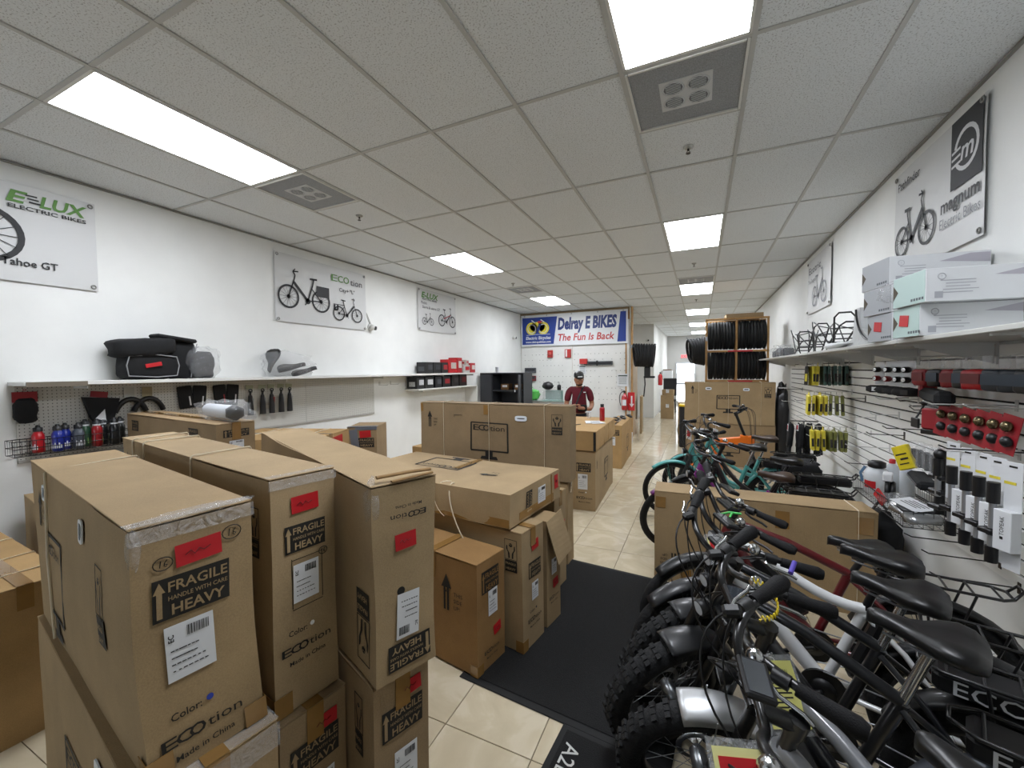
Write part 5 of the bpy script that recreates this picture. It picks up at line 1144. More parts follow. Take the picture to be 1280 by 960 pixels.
# goods on the carton counter
t = thing('water_bottle', 'red metal water bottle with black cap on the counter carton', 'bottle', (-1.30, 5.95, .996)); mb = MB(); mb.lathe([(.036, 0), (.038, .004), (.038, .17), (.034, .19), (.024, .2)], 18); mb.build('body', mat('#9E1520', .3, name='bottle_red', coat=.5), t); mb = MB(); mb.lathe([(.026, .2), (.027, .205), (.027, .24), (.024, .243)], 16); mb.build('cap', BLK, t)
t = thing('paper_sheet', 'white papers lying on the counter carton beside the red bottle', 'paper', (-1.38, 5.72, .998), .3); MB().box((0, 0, .001), (.21, .29, .002)).build('sheet', PAPER, t); MB().box((.03, -.03, .003), (.2, .28, .002), M=RZ(.35)).build('sheet', PAPER, t)
mb = MB(); [mb.box((.03, -.12+.03*k, .0045), (.14, .006, .0005), M=RZ(.35)) for k in range(7)]; mb.build('print', mat('#5A5C60', .6), t)
t = thing('pen', 'dark pen lying on the counter carton', 'pen', (-1.50, 5.35, .999), 1.1); mb = MB(); mb.tube([(-.08, 0, .006), (.06, 0, .006)], .005, 6); mb.build('barrel', BLK, t); mb = MB(); mb.tube([(.06, 0, .006), (.075, 0, .006)], [.004, .001], 6); mb.build('tip', STEEL, t)
t = thing('glass_cup', 'clear glass behind the red bottle', 'glass', (-1.55, 6.15, .996)); mb = MB(); mb.lathe([(.03, 0), (.036, .1), (.034, .1), (.028, .006)], 14); mb.build('glass', SLEEVE, t); mb = MB(); mb.lathe([(.037, .098), (.037, .104)], 14, cap=False); mb.build('rim', WHITEPL, t)
for k in range(4):
    t = thing('bike_lock', 'black and chrome bike lock lying on the far carton, %s from the left' % ('first', 'second', 'third', 'last')[k], 'lock', (-1.52+.08*k, 7.5+.28*k, .778), .5*k, 'bike locks on the far carton'); mb = MB(); mb.torus(.05, .016, TR(0, 0, .03) @ RX(.4), 16, 8); mb.build('loop', BLK, t); mb = MB(); mb.lathe([(.02, -.03), (.024, .0), (.02, .03)], 12, 0, TR(.05, 0, .03)); mb.build('barrel', CHROME, t)

# ---- person: one continuous body grown from a skeleton
def skin(name, verts, edges, rad, m, parent, sub=2, root=0):
    me = bpy.data.meshes.new(name); me.from_pydata(verts, edges, []); o = bpy.data.objects.new(name, me); COL.objects.link(o)
    md = o.modifiers.new('skin', 'SKIN'); md.use_smooth_shade = True; md.branch_smoothing = .6
    sv = me.skin_vertices[0].data
    for i, r in enumerate(rad): sv[i].radius = r if isinstance(r, tuple) else (r, r); sv[i].use_root = (i == root)
    sd = o.modifiers.new('sub', 'SUBSURF'); sd.levels = sub; sd.render_levels = sub
    dg = bpy.context.evaluated_depsgraph_get(); dg.update(); nm = bpy.data.meshes.new_from_object(o.evaluated_get(dg)); bpy.data.objects.remove(o); bpy.data.meshes.remove(me)
    nm.name = name; nm.materials.clear(); nm.materials.append(m); o = bpy.data.objects.new(name, nm); COL.objects.link(o); o.parent = parent; return o
SKIN = mat('#9A6B50', .5, name='skin'); SHIRT = mat('#5E1020', .85, name='maroon_shirt', vary=.12, vscale=9)
PS = thing('person', 'person in maroon t-shirt and black cap looking down at the counter', 'person', (-2.03, 7.35, 0), R_(14))
# x to the person's left, -y forward (toward the camera), z up
V = [(0, 0, .92), (0, .0, 1.08), (0, -.02, 1.26), (0, -.03, 1.38), (0, -.05, 1.455), (0, -.075, 1.53), (0, -.10, 1.60),
     (.13, -.03, 1.38), (.185, -.03, 1.33), (.235, .02, 1.10), (.20, -.10, 1.02), (.02, -.27, 1.06), (-.02, -.285, 1.065),
     (-.13, -.03, 1.38), (-.185, -.03, 1.33), (-.235, .0, 1.10), (-.21, -.12, 1.03), (-.08, -.27, 1.10), (-.05, -.29, 1.11),
     (.09, 0, .86), (.10, 0, .48), (.10, .02, .08), (.11, -.12, .03), (-.09, 0, .86), (-.10, 0, .48), (-.10, .02, .08), (-.11, -.12, .03)]
E_ = [(0, 1), (1, 2), (2, 3), (3, 4), (4, 5), (5, 6), (3, 7), (7, 8), (8, 9), (9, 10), (10, 11), (11, 12), (3, 13), (13, 14), (14, 15), (15, 16), (16, 17), (17, 18), (0, 19), (19, 20), (20, 21), (21, 22), (0, 23), (23, 24), (24, 25), (25, 26)]
RD = [(.12, .08), (.115, .08), (.12, .08), (.075, .06), .05, .07, .08, .05, .05, .046, .04, .03, .035, .05, .05, .048, .04, .03, .035, .085, .06, .045, .035, .085, .06, .045, .035]
skin('body', V, E_, RD, SKIN, PS)
for s, w0, e0 in ((1, 12, 11), (-1, 18, 17)):
    w_, e = Vector(V[w0]), Vector(V[e0]); d = (w_-e).normalized(); sd = Vector((0, 0, 1)).cross(d)
    for k, (o_, l) in enumerate(((-.028, .07), (-.010, .08), (.010, .076), (.027, .06))):
        b = w_+d*.02+sd*o_; pts = [b, b+d*l*.5+Vector((0, 0, -.008)), b+d*l+Vector((0, 0, -.03))]; mb = MB(); mb.tube(pts, [.0095, .009, .007], 7); mb.build('finger', SKIN, PS)
    b = w_+d*.0-sd*s*.03; mb = MB(); mb.tube([b, b+d*.03-sd*s*.02, b+d*.055-sd*s*.02+Vector((0, 0, -.015))], [.011, .01, .008], 7); mb.build('thumb', SKIN, PS)
vs = V[:4]+[(0, -.045, 1.42)]+[V[i] for i in (7, 8)]+[(.225, .01, 1.15)]+[V[i] for i in (13, 14)]+[(-.225, -.01, 1.15)]
skin('shirt', vs, [(0, 1), (1, 2), (2, 3), (3, 4), (3, 5), (5, 6), (6, 7), (3, 8), (8, 9), (9, 10)], [(.165, .125), (.155, .12), (.165, .12), (.145, .11), .068, .085, .072, .062, .085, .072, .062], SHIRT, PS)
skin('trousers', [V[0], V[19], V[20], (.10, .02, .12), V[23], V[24], (-.10, .02, .12)], [(0, 1), (1, 2), (2, 3), (0, 4), (4, 5), (5, 6)], [(.155, .115), .1, .075, .065, .1, .075, .065], mat('#1A1C20', .9, name='dark_trousers'), PS)
hd = Vector((0, -.115, 1.565)); HM = Matrix.Translation(hd) @ RX(R_(14)) @ RZ(R_(14))
mb = MB(); mb.blob((0, 0, 0), (.165, .205, .24), 0, 20, 14, 0, M=HM.to_3x3().to_4x4()); mb.v = [tuple(Vector(v)+hd) for v in mb.v]; mb.build('head', SKIN, PS)
mb = MB(HM); mb.tube([(0, -.095, .01), (0, -.115, -.03)], [.008, .014], 6); mb.build('nose', SKIN, PS)
for s in (-1, 1):
    mb = MB(HM); mb.blob((s*.033, -.087, .012), (.026, .012, .012), 0, 8, 6, 0); mb.build('eye', mat('#E0DCD6', .3, name='eye_white'), PS); mb = MB(HM); mb.blob((s*.08, .005, -.005), (.02, .045, .06), 0, 8, 6, 0); mb.build('ear', SKIN, PS)
mb = MB(HM); mb.box((0, -.088, -.062), (.045, .008, .008), 0, .003); mb.build('mouth', mat('#6E3A34', .5), PS)
mb = MB(HM); mb.blob((0, -.022, -.085), (.125, .13, .055), 0, 16, 8, .03, 4); mb.build('beard', mat('#2A1E18', .9, name='beard', bump=.5, bscale=200), PS)
mb = MB(HM); rings = []
for (z, k) in ((.045, 1.0), (.065, 1.02), (.10, .98), (.125, .84), (.142, .5)): rings.append([(.088*k*math.cos(2*math.pi*i/18), .008+.108*k*math.sin(2*math.pi*i/18), z) for i in range(18)])
mb.loft(rings); mb.build('cap', BLK, PS)
mb = MB(HM); mb.add([(.078*math.sin(R_(a))*k, .0-.09*math.cos(R_(a))*1.0-dd, .050-z) for k, dd, z in ((1, 0, 0), (1.0, .05, .008)) for a in range(-80, 81, 20)]+[(.078*math.sin(R_(a))*k, .0-.09*math.cos(R_(a))*1.0-dd, .056-z) for k, dd, z in ((1, 0, 0), (1.0, .05, .008)) for a in range(-80, 81, 20)], [(i, i+1, i+10, i+9) for i in range(8)]+[(18+i, 27+i, 28+i, 19+i) for i in range(8)]+[(9+i, 10+i, 28+i, 27+i) for i in range(8)]); mb.build('cap_brim', BLK, PS)
mb = MB(HM @ TR(0, -.103, .075) @ RX(R_(84))); mb.box((0, 0, 0), (.085, .022, .002)); mb.build('cap_badge', PAPER, PS)
mb = MB(); mb.tube([(.10, .05, 1.44), (.075, -.11, 1.42), (.0, -.16, 1.25), (-.06, -.165, 1.08)], .016, 8, flat=.3); mb.build('bag_strap', BLK, PS)
mb = MB(); mb.box((.06, -.19, 1.05), (.17, .07, .12), 0, .02); mb.build('sling_pouch', FABRIC, PS)
mb = MB(); mb.box((.10, -.128, 1.33), (.045, .004, .016), 0, M=RZ(.2)); mb.build('shirt_logo', PAPER, PS)

# ================================================================== TYRES AND REAR STORAGE
def tyre(label, loc, rot, R=.28, r=.024, group='bike tyres', tags=False):
    t = thing('spare_tyre', label, 'tyre', loc, group=group, rot=rot); mb = MB(); mb.torus(R, r, None, 28, 8); mb.build('casing', RUB, t)
    mb = MB(); mb.torus(R-r*.75, r*.35, None, 24, 5); mb.build('bead', BLK, t)
    if tags: mb = MB(); mb.box((R+r*.9, 0, 0), (.003, .05, .03)); mb.build('label', PAPER, t)
    return t
t = thing('tyre_rack', 'wooden rack frame holding rows of black tyres above the far cartons', 'rack', (.60, 8.85, 0))
for x in (-.50, 0, .50):
    for y in (-.22, .22): MB().box((x, y, 1.33), (.034, .04, 2.66), 0, .003).build('post', WOOD, t)
for z in (1.50, 2.06, 2.655):
    for y in (-.22, .22): MB().box((0, y, z), (1.04, .04, .034), 0, .003).build('rail', WOOD, t)
for z in (1.5, 2.06):
    for y in (-.24,): MB().box((.06, y-.003, z), (.4, .002, .03)).build('red_tape', REDP, t)
proto = None; cell = {(0, 0): 'lower left', (1, 0): 'lower right', (0, 1): 'upper left', (1, 1): 'upper right'}; ordn = ['first', 'second', 'third', 'fourth', 'fifth', 'sixth', 'seventh', 'eighth', 'ninth']
for (ci, cj), nm in cell.items():
    for k in range(9):
        loc = (.60-.452+ci*.50+k*.0505, 8.81+random.uniform(-.03, .03), 1.795+cj*.565); rot = (0, R_(90)+random.uniform(-.03, .03), 0)
        lab = 'black tyre in the %s bay of the wooden rack, %s from the left' % (nm, ordn[k])
        if proto is None: proto = tyre(lab, loc, rot, .243, .0248, 'tyres in the wooden rack', True)
        else: dup(proto, loc, rot, lab)
for k in range(6): tyre('tyre hanging on the left side of the rack, %s from its post' % ordn[k], (.05-.046*k, 8.62-.012*k, 2.07), (0, R_(90-2*k), R_(3*k)), .25-.008*k, .027, 'tyres on the side hook', k == 2)
t = thing('tyre_hook', 'metal arm holding tyres at the left of the rack', 'hook', (.08, 8.62, 2.30)); mb = MB(); mb.tube([(0, 0, 0), (-.30, -.08, .0), (-.33, -.09, .03)], .01, 6); mb.build('arm', STEEL, t); MB().box((.02, 0, 0), (.03, .05, .08)).build('plate', STEEL, t)
for k in range(9): tyre('tyre hanging at the partition post, %s from the wall' % ordn[k], (-1.47+.053*k, 10.42+.012*k, 2.08-.002*k), (0, R_(84+1.5*k), R_(14-1.5*k)), .262, .028, 'tyres at the partition post', k in (1, 3))
t = thing('tyre_hook', 'metal arm holding tyres on the partition post', 'hook', (-1.56, 10.5, 2.30)); mb = MB(); mb.tube([(0, 0, 0), (.55, -.03, 0), (.58, -.03, .04)], .01, 6); mb.build('arm', STEEL, t); MB().box((-.01, .03, 0), (.04, .06, .08)).build('plate', STEEL, t)
t = thing('spare_mount', 'black phone-mount and cables hanging below the partition tyres', 'mount', (-1.18, 10.45, 1.66)); mb = MB(); mb.box((0, 0, .0), (.14, .08, .26), 0, .02); mb.build('body', BLK, t); mb = MB(); mb.tube([(-.05, 0, .12), (-.05, 0, .2), (.05, 0, .2), (.05, 0, .1)], .01, 6); mb.build('bracket', CHROME, t); mb = MB(); mb.tube([(-.06, -.02, -.12), (-.05, -.02, -.3), (-.08, -.02, -.6)], .016, 6); mb.build('cable', BLK, t); MB().box((.05, -.03, -.12), (.26, .06, .05), 0, .01).build('foot', BLK, t)
C = Carton('flattened cardboard leaning on the partition end', (-1.46, 11.6, 0), R_(93), .5, .05, 1.0, 0, seed=41, group='far cartons'); C.flaps(tape=False)
t = thing('leaning_board', 'pale plastic sheet leaning at the foot of the partition', 'board', (-1.36, 10.35, 0), rot=(0, R_(-8), .3)); MB().box((0, 0, .26), (.012, .36, .52), 0, .003).build('sheet', mat('#C2B6A4', .4, name='pale_board'), t); MB().box((.01, 0, .45), (.004, .2, .06)).build('label', PAPER, t)
t = thing('white_tub', 'white box with red label on the floor at the partition foot', 'box', (-1.60, 9.85, 0)); MB().box((0, 0, .12), (.3, .24, .24), 0, .008).build('body', mat('#C6C8C9', .4, name='tub_white'), t); MB().box((-.02, -.122, .18), (.16, .003, .07)).build('label', REDP, t)
t = thing('tote_bin', 'black bin with yellow lid between the far cartons', 'bin', (-.30, 9.80, .0), 0); MB().box((0, 0, .46), (.24, .24, .9), 0, .02).build('body', mat('#16171A', .5, name='bin_black'), t); MB().box((0, 0, .93), (.26, .26, .05), 0, .015).build('lid', mat('#D8B81E', .4, name='bin_yellow'), t)
t = thing('office_chair', 'dark folded chair and goods beside the rear corridor wall', 'chair', (-1.10, 17.2, 0)); MB().box((0, 0, .5), (.5, .5, .08), 0, .03).build('seat', BLK, t); MB().box((.0, .24, 1.0), (.5, .06, .7), 0, .03).build('backrest', BLK, t)
for x in (-.2, .2):
    for y in (-.2, .2): mb = MB(); mb.tube([(x, y, .47), (x*1.1, y*1.1, 0)], .015, 6); mb.build('leg', BLKM, t)
t = thing('storage_case', 'white wall box with papers on the rear corridor wall', 'cabinet', (-1.28, 18.6, 1.45)); MB().box((0, 0, 0), (.4, .5, .4), 0, .01).build('body', PAPER, t); MB().box((.0, 0, .22), (.34, .4, .06), 0, .01).build('lid', mat('#6E5A48', .6), t)
t = thing('fire_extinguisher', 'distant red extinguisher on the rear corridor wall', 'extinguisher', (-1.40, 16.6, 1.1)); mb = MB(); mb.lathe([(.06, 0), (.08, .02), (.08, .36), (.03, .44)], 12); mb.build('cylinder', mat('#B01820', .25, name='extinguisher_red', coat=.6), t); mb = MB(); mb.box((0, 0, .47), (.06, .04, .06)); mb.build('valve', BLK, t)
domecam('tiny security camera on the pillar above the hanging tyres', (-1.72, 15.18, 2.75), R_(-90))
# ================================================================== RIGHT WALL: SLATWALL AND GOODS
SLAT = mat('#ECECE8', .4, name='slatwall_laminate', vary=.03, vscale=3)
t = thing('slatwall', 'white slatwall panel with dark grooves along the right wall', 'slatwall', (RXW, 4.6, .69))
MB().box((-.006, 0, .585), (.008, 7.2, 1.17)).build('backing', mat('#1C1A18', .9, name='groove_dark'), t)
p0 = None
for k in range(16):
    if p0 is None:
        mb = MB(); mb.box((0, 0, 0), (.016, 7.2, .0625), 0, .003); p0 = mb.build('slat', SLAT, t); o = p0
    else: o = p0.copy(); COL.objects.link(o); o.parent = t
    o.location = (-.016, 0, .036+k*.0735)
t = thing('storage_shelf', 'long white shelf on brackets above the slatwall at right', 'shelf', (RXW-.225, 4.9, 1.885))
SH2 = mat('#B4B4AF', .5, name='grey_white_shelf')
for k in range(4): MB().box((0, -3.05+k*2.0, 0), (.45, 1.985, .022), 0, .003).build('board', SH2, t)
for k in range(10):
    y = -3.6+k*.82; mb = MB(); mb.poly([(.19, y, -.012), (.19, y, -.12), (-.12, y, -.03), (-.12, y, -.012)]); mb.poly([(.19, y+.004, -.012), (-.12, y+.004, -.012), (-.12, y+.004, -.03), (.19, y+.004, -.12)]); mb.box((.196, y, -.06), (.01, .03, .13)); mb.box((.0, y, -.016), (.4, .022, .01)); mb.build('bracket', WIREW, t)
# hooks: base plate in a groove and one long wire arm
HOOKM = {'w': WIREW, 'k': BLKM}
rndh = random.Random(5)
def hook(label, y, z, ln, c='w', dy=0):
    h = thing('slat_hook', label, 'hook', (RXW-.024, y, z), group='slatwall hooks'); mb = MB(); mb.tube([(0, 0, 0), (-ln*.9, dy*.9, 0), (-ln, dy, .016)], .0035, 5); mb.build('arm', HOOKM[c], h); MB().box((-.002, 0, .0), (.004, .022, .055), 0, .001).build('plate', HOOKM[c], h); return h
hooks = [(7.3, 1.42), (7.3, 1.24), (6.6, 1.10), (6.2, 1.33), (5.75, 1.55), (5.55, .98), (4.75, 1.46), (4.6, 1.16), (4.5, 1.31), (4.35, .93), (4.2, 1.10), (4.05, 1.38), (3.95, 1.24), (3.9, .98), (3.75, 1.52), (3.6, 1.33), (3.4, 1.18), (3.35, 1.50), (2.95, 1.26), (2.75, 1.33), (2.6, 1.56), (2.5, 1.52)]
for k, (y, z) in enumerate(hooks):
    hook('empty %s hook on the slatwall, %s from the far end' % ('white' if k % 3 else 'black', (ordn+['tenth', 'eleventh', 'twelfth', 'thirteenth', 'fourteenth', 'fifteenth', 'sixteenth', 'seventeenth', 'eighteenth', 'nineteenth', 'twentieth', 'twenty-first', 'last'])[k]), y, z, rndh.uniform(.16, .30), 'w' if k % 3 else 'k')
for k, (y, z, ln) in enumerate(((2.98, .80, .33), (2.86, .76, .30), (2.72, .70, .32))): hook('bare black hook low under the pump cards, %s of three' % ('upper', 'middle', 'lowest')[k], y, z, ln, 'k')
# inner-tube packs in three rows on long hooks
YEL = mat('#D6C63E', .45, name='yellow_pack', vary=.15, vscale=40); OLV = mat('#7A7C3E', .45, name='olive_pack', vary=.2, vscale=40); TEALP = mat('#3E5A54', .45, name='green_pack', vary=.25, vscale=40); DRK = mat('#2A2624', .5, name='dark_pack')
rows = [(5.22, 1.80, 'top', [DRK, YEL, YEL, TEALP, TEALP, TEALP, TEALP, TEALP]), (5.12, 1.50, 'middle', [YEL, YEL, YEL, YEL, OLV, OLV, OLV]), (4.98, 1.16, 'bottom', [YEL, YEL, YEL, OLV, OLV, OLV, OLV])]
for (y, z, rn, ms) in rows:
    hook('white hook carrying the %s row of tube packs' % rn, y, z, .42, 'w')
    for k, m in enumerate(ms):
        x = 1.02+k*.046
        p = thing('tube_pack', 'inner tube pack on the %s row, %s from the aisle' % (rn, ordn[k]), 'pack', (x, y, z-.018), group='inner tube packs', rot=(random.uniform(-.06, .06), random.uniform(-.05, .05), random.uniform(-.25, .1)))
        mb = MB(); mb.box((0, 0, -.12), (.030, .14, .20), 0, .006); mb.build('pack_body', m, p); mb = MB(); mb.box((0, 0, -.012), (.003, .09, .03)); mb.torus(.008, .0025, TR(0, 0, .008) @ RY(R_(90)), 8, 4); mb.build('hang_tab', SLEEVE if k % 2 else m, p)
        mb = MB(); mb.box((-.014, 0, -.16), (.001, .06, .05)); mb.box((0, -.0705, -.14), (.02, .001, .08)); mb.build('printed_patch', DRK if m is not DRK else YEL, p)
# black gloves on a floor stand near the far slats
t = thing('glove_stand', 'thin grey pole carrying black gloves and tights at the far slats', 'stand', (1.10, 5.75, 0)); mb = MB(); mb.tube([(0, 0, .03), (0, 0, 1.12)], .010, 8); mb.build('pole', STEEL, t); mb = MB(); mb.lathe([(.11, 0), (.11, .012), (.02, .03)], 18); mb.build('foot', STEEL, t); mb = MB(); mb.tube([(-.14, 0, 1.12), (.14, 0, 1.12)], .008, 6); mb.build('crossbar', STEEL, t)
for k in range(4):
    g = thing('cycling_glove', 'black padded glove hanging at the far slats, %s from the aisle' % ordn[k], 'glove', (.97+.085*k, 5.72, 1.11), group='gloves on the stand', rot=(.06*(-1)**k, .05, .15*k))
    mb = MB(); mb.blob((0, -.02, -.16), (.06, .13, .30), 0, 12, 10, .12, 2.5, k, pw=.6)
    mb.build('palm', FABRIC, g)
    for q in range(4): mb = MB(); mb.tube([(0, -.06+.03*q, -.27), (.0, -.065+.032*q, -.36-.015*(q in (1, 2)))], [.017, .014], 7); mb.build('finger', FABRIC, g)
    if k < 2: mb = MB(); mb.box((-.035, -.05, -.06), (.004, .05, .08)); mb.box((-.038, -.05, -.06), (.002, .03, .05), 1); mb.build('hang_tag', [PAPER, REDP], g)
# lights on white cards
for k, y in enumerate((3.93, 3.74, 3.58, 3.45)):
    c = thing('light_card', 'pair of bike lights on a white card, %s from the far end' % ordn[k], 'light', (1.22, y, 1.79), R_(28), 'bike light cards')
    mb = MB(); mb.box((0, 0, -.085), (.003, .075, .17), 0, .001); mb.build('card', PAPER, c)
    for q, (z, m) in enumerate(((-.06, BLK), (-.125, mat('#8E1218', .3, name='tail_red') if k < 2 else BLK))): mb = MB(); mb.lathe([(.012, 0), (.02, .01), (.02, .04), (.016, .045)], 12, 0, TR(-.002, 0, z) @ RY(R_(-90))); mb.lathe([(.014, .0455), (.004, .046)], 10, 1, TR(-.002, 0, z) @ RY(R_(-90))); mb.build('lamp', [m, CHROME], c)
    p = thing('flat_pack', 'flat black pouch hanging below a light card, %s from the far end' % ordn[k], 'pouch', (1.22, y+.02, 1.615), R_(28), 'flat black pouches'); mb = MB(); mb.blob((0, 0, -.03), (.10, .16, .055), 0, 12, 8, .08, 3, k, pw=.5); mb.build('pouch', FABRIC, p); MB().box((-.051, -.02, -.03), (.002, .05, .03)).build('tag', PAPER if k == 0 else BLK, p)
hook('long white hook rail over the light cards and red packs', 3.2, 1.81, .36, 'w')
# red packs and blue packs on the same level
for k, (y, w_, c, lab) in enumerate(((3.30, .13, '#8E141C', 'small red pouch pack beside the light cards'), (3.13, .12, '#1A1A1C', 'black pouch pack between the red packs'), (2.98, .12, '#8E141C', 'second red pack on the upper slats'), (2.87, .1, '#161618', 'dark pack before the largest red pack'), (2.76, .16, '#B3161E', 'largest bright red pack on the upper slats'), (2.61, .14, '#16222E', 'dark blue pack right of the red ones'), (2.50, .13, '#16222E', 'second dark blue pack near the picture edge'), (2.40, .12, '#131A22', 'dark pack at the right picture edge'))):
    c_ = thing('hanging_pack', lab, 'pack', (1.22, y, 1.80), R_(16), 'packs on the upper slats')
    mb = MB(); mb.box((0, 0, -.03), (.003, w_*.9, .06), 0, .001); mb.build('clear_header', SLEEVE, c_); mb = MB(); mb.blob((0, 0, -.115), (.04, w_*.8, .10), 0, 12, 8, .06, 3, k, pw=.35); mb.build('pouch', mat(c, .4, vary=.15, vscale=30), c_)
    mb = MB(); mb.box((-.026, 0, -.11), (.002, w_*.6, .05)); mb.build('printed_patch', mat('#6E1016' if k in (0, 2, 4) else '#2E3E4E', .4), c_)
t = thing('long_pouch', 'long black tool pouch with red end under the red packs', 'pouch', (1.20, 3.08, 1.585), R_(-14)); mb = MB(); mb.box((0, 0, 0), (.08, .56, .075), 0, .02); mb.build('pouch', FABRIC, t); MB().box((-.0, .27, .02), (.075, .09, .10), 0, .01).build('red_end', REDC, t)
# red bell cards
hook('long white hook carrying the red bell cards', 2.78, 1.56, .34, 'w')
for k, y in enumerate((2.97, 2.86, 2.75, 2.64, 2.54, 2.45)):
    c = thing('bell_card', 'red card with two small bells, %s from the left' % ordn[k], 'bell', (1.19, y, 1.545), R_(18), 'red bell cards')
    mb = MB(); mb.box((0, 0, -.085), (.003, .08, .17), 0, .001, M=RX(.22)); mb.build('card', REDC, c)
    for z in (-.05, -.115): mb = MB(); mb.lathe([(.006, 0), (.022, .004), (.024, .014), (.012, .026), (.003, .028)], 12, 0, TR(-.002, -.003, z) @ RY(R_(-90))); mb.build('bell', mat('#6E6248', .25, .8, name='brass_dark') if z > -.1 else BLK, c)
t = thing('red_case', 'red boxed computer with black base left of the bell cards', 'pack', (1.22, 3.11, 1.52), R_(30)); MB().box((0, 0, -.07), (.05, .13, .12), 0, .008).build('box', REDC, t); MB().box((0, 0, -.145), (.052, .13, .03), 0, .004).build('base', BLK, t); MB().box((0, 0, .03), (.003, .1, .08)).build('header', SLEEVE, t)
t = thing('mirror', 'small black rectangular mirror on an arm left of the red box', 'mirror', (1.24, 3.28, 1.50)); MB().box((-.05, 0, -.09), (.012, .09, .06), 0, .004).build('glass', BLK, t); mb = MB(); mb.tube([(.06, 0, 0), (-.01, 0, .02), (-.05, 0, -.07)], .006, 5); mb.blob((-.01, 0, .03), (.035, .035, .035), 0, 10, 6, 0); mb.build('arm', BLK, t)
# black wire hooks cluster
t = thing('wire_grid', 'cluster of black wavy wire hooks in the middle of the slats', 'hook', (1.36, 3.55, 1.50))
for k in range(3): mb = MB(); mb.tube([(-.02, .25-.2*k, .03-.04*k), (-.10, .2-.2*k, .03-.04*k), (-.14, .1-.2*k, .035-.04*k), (-.15, .0-.2*k, .02-.04*k), (-.15, -.1-.2*k, .03-.04*k)], .0035, 5); mb.build('wire', BLKM, t)
# yellow tag pack, glove packs, clamps, pumps
t = thing('yellow_pack', 'bright yellow tagged pack leaning out over the wire basket', 'pack', (1.16, 3.40, 1.25), rot=(R_(-24), 0, R_(30))); MB().box((0, 0, -.08), (.03, .10, .15), 0, .004).build('carton', mat('#D4C020', .4, name='bright_yellow', vary=.1, vscale=30), t); mb = MB(TR(-.0165, 0, -.09) @ RZ(R_(-90)) @ RX(R_(90))); mb.box((0, .03, 0), (.07, .008, .0006)); mb.box((.01, .0, 0), (.05, .012, .0006)); mb.box((0, -.03, 0), (.06, .008, .0006)); mb.build('print', INK, t)
for k, y in enumerate((3.33, 3.24, 3.16, 3.08)):
    p = thing('grip_pack', 'black grips in clear pack above the basket, %s from the left' % ordn[k], 'grips', (1.22, y, 1.27), R_(25), 'grip packs'); mb = MB(); mb.box((0, 0, -.06), (.05, .075, .16), 0, .01); mb.build('clear_pack', SLEEVE, p); mb = MB(); mb.tube([(0, -.015, -.03), (0, -.015, -.13)], .015, 8); mb.tube([(0, .018, -.03), (0, .018, -.13)], .015, 8); mb.build('grip', BLK, p)
t = thing('flat_bag', 'long flat black bag below the clear grip packs', 'bag', (1.20, 3.20, 1.075), R_(-12)); mb = MB(); mb.box((0, 0, 0), (.09, .34, .05), 0, .015); mb.build('bag_body', FABRIC, t); MB().box((-.047, 0, .0), (.003, .3, .008)).build('zipper', STEEL, t)
t = thing('phone_holder', 'tall black handlebar clamp mount hanging left of the pumps', 'mount', (1.17, 2.93, 1.28), R_(20)); mb = MB(); mb.tube([(0, 0, -.02), (0, 0, -.32)], .022, 10); mb.build('body', BLK, t)
for z in (-.12, -.2, -.28): mb = MB(); mb.box((-.005, 0, z), (.06, .075, .03), 0, .008); mb.build('clamp', BLK, t)
mb = MB(); mb.blob((0, 0, .0), (.06, .06, .06), 0, 10, 8, 0); mb.build('ball', BLK, t)
hook('black hook carrying the white pump cards', 2.62, 1.36, .34, 'k')
for k, y in enumerate((2.86, 2.73, 2.61, 2.51, 2.41)):
    p = thing('pump_card', 'black bike pump on a tall white card, %s from the left' % ordn[k], 'pump', (1.19, y, 1.36-.01*(k > 0)), R_(20), 'bike pumps on cards')
    hh = .30 if k == 0 else .46
    mb = MB(); mb.box((0, 0, -hh/2), (.003, .07, hh), 0, .001)
    if k: mb.box((-.02, 0, -.29), (.04, .07, .17), 0, .002)
    mb.box((-.0025, .0, -.02), (.001, .03, .008), 1)
    mb.box((-.0025, .01, -.09), (.001, .045, .012), 2); mb.build('card', [PAPER, INK, YEL], p)
    if k:
        mb = MB(TR(-.0412, 0, -.29) @ RZ(R_(-90)) @ RX(R_(90)) @ RZ(R_(90))); mb.box((-.03, 0, 0), (.012, .012, .0006)); mb.text('TOPEAK', TR(.02, 0, 0), .024, width=.08); mb.build('card_lettering', INK, p)
    mb = MB(); x = -.018; yy = .058
    for (z0, z1, r, mi) in ((-.10, -.19, .021, 0), (-.19, -.30, .013, 1), (-.30, -.33, .019, 0), (-.33, -.38, .014, 1), (-.38, -.45, .021, 0)):
        if z0 > -hh+.0: mb.tube([(x, yy, z0), (x, yy, max(z1, -hh-.02))], r, 10, mi)
    if k: mb.box((x, yy+.01, -.315), (.05, .06, .022), 0, .004)
    mb.build('pump', [BLK, mat('#A4A6A8', .3, .7, name='pump_alloy')], p)
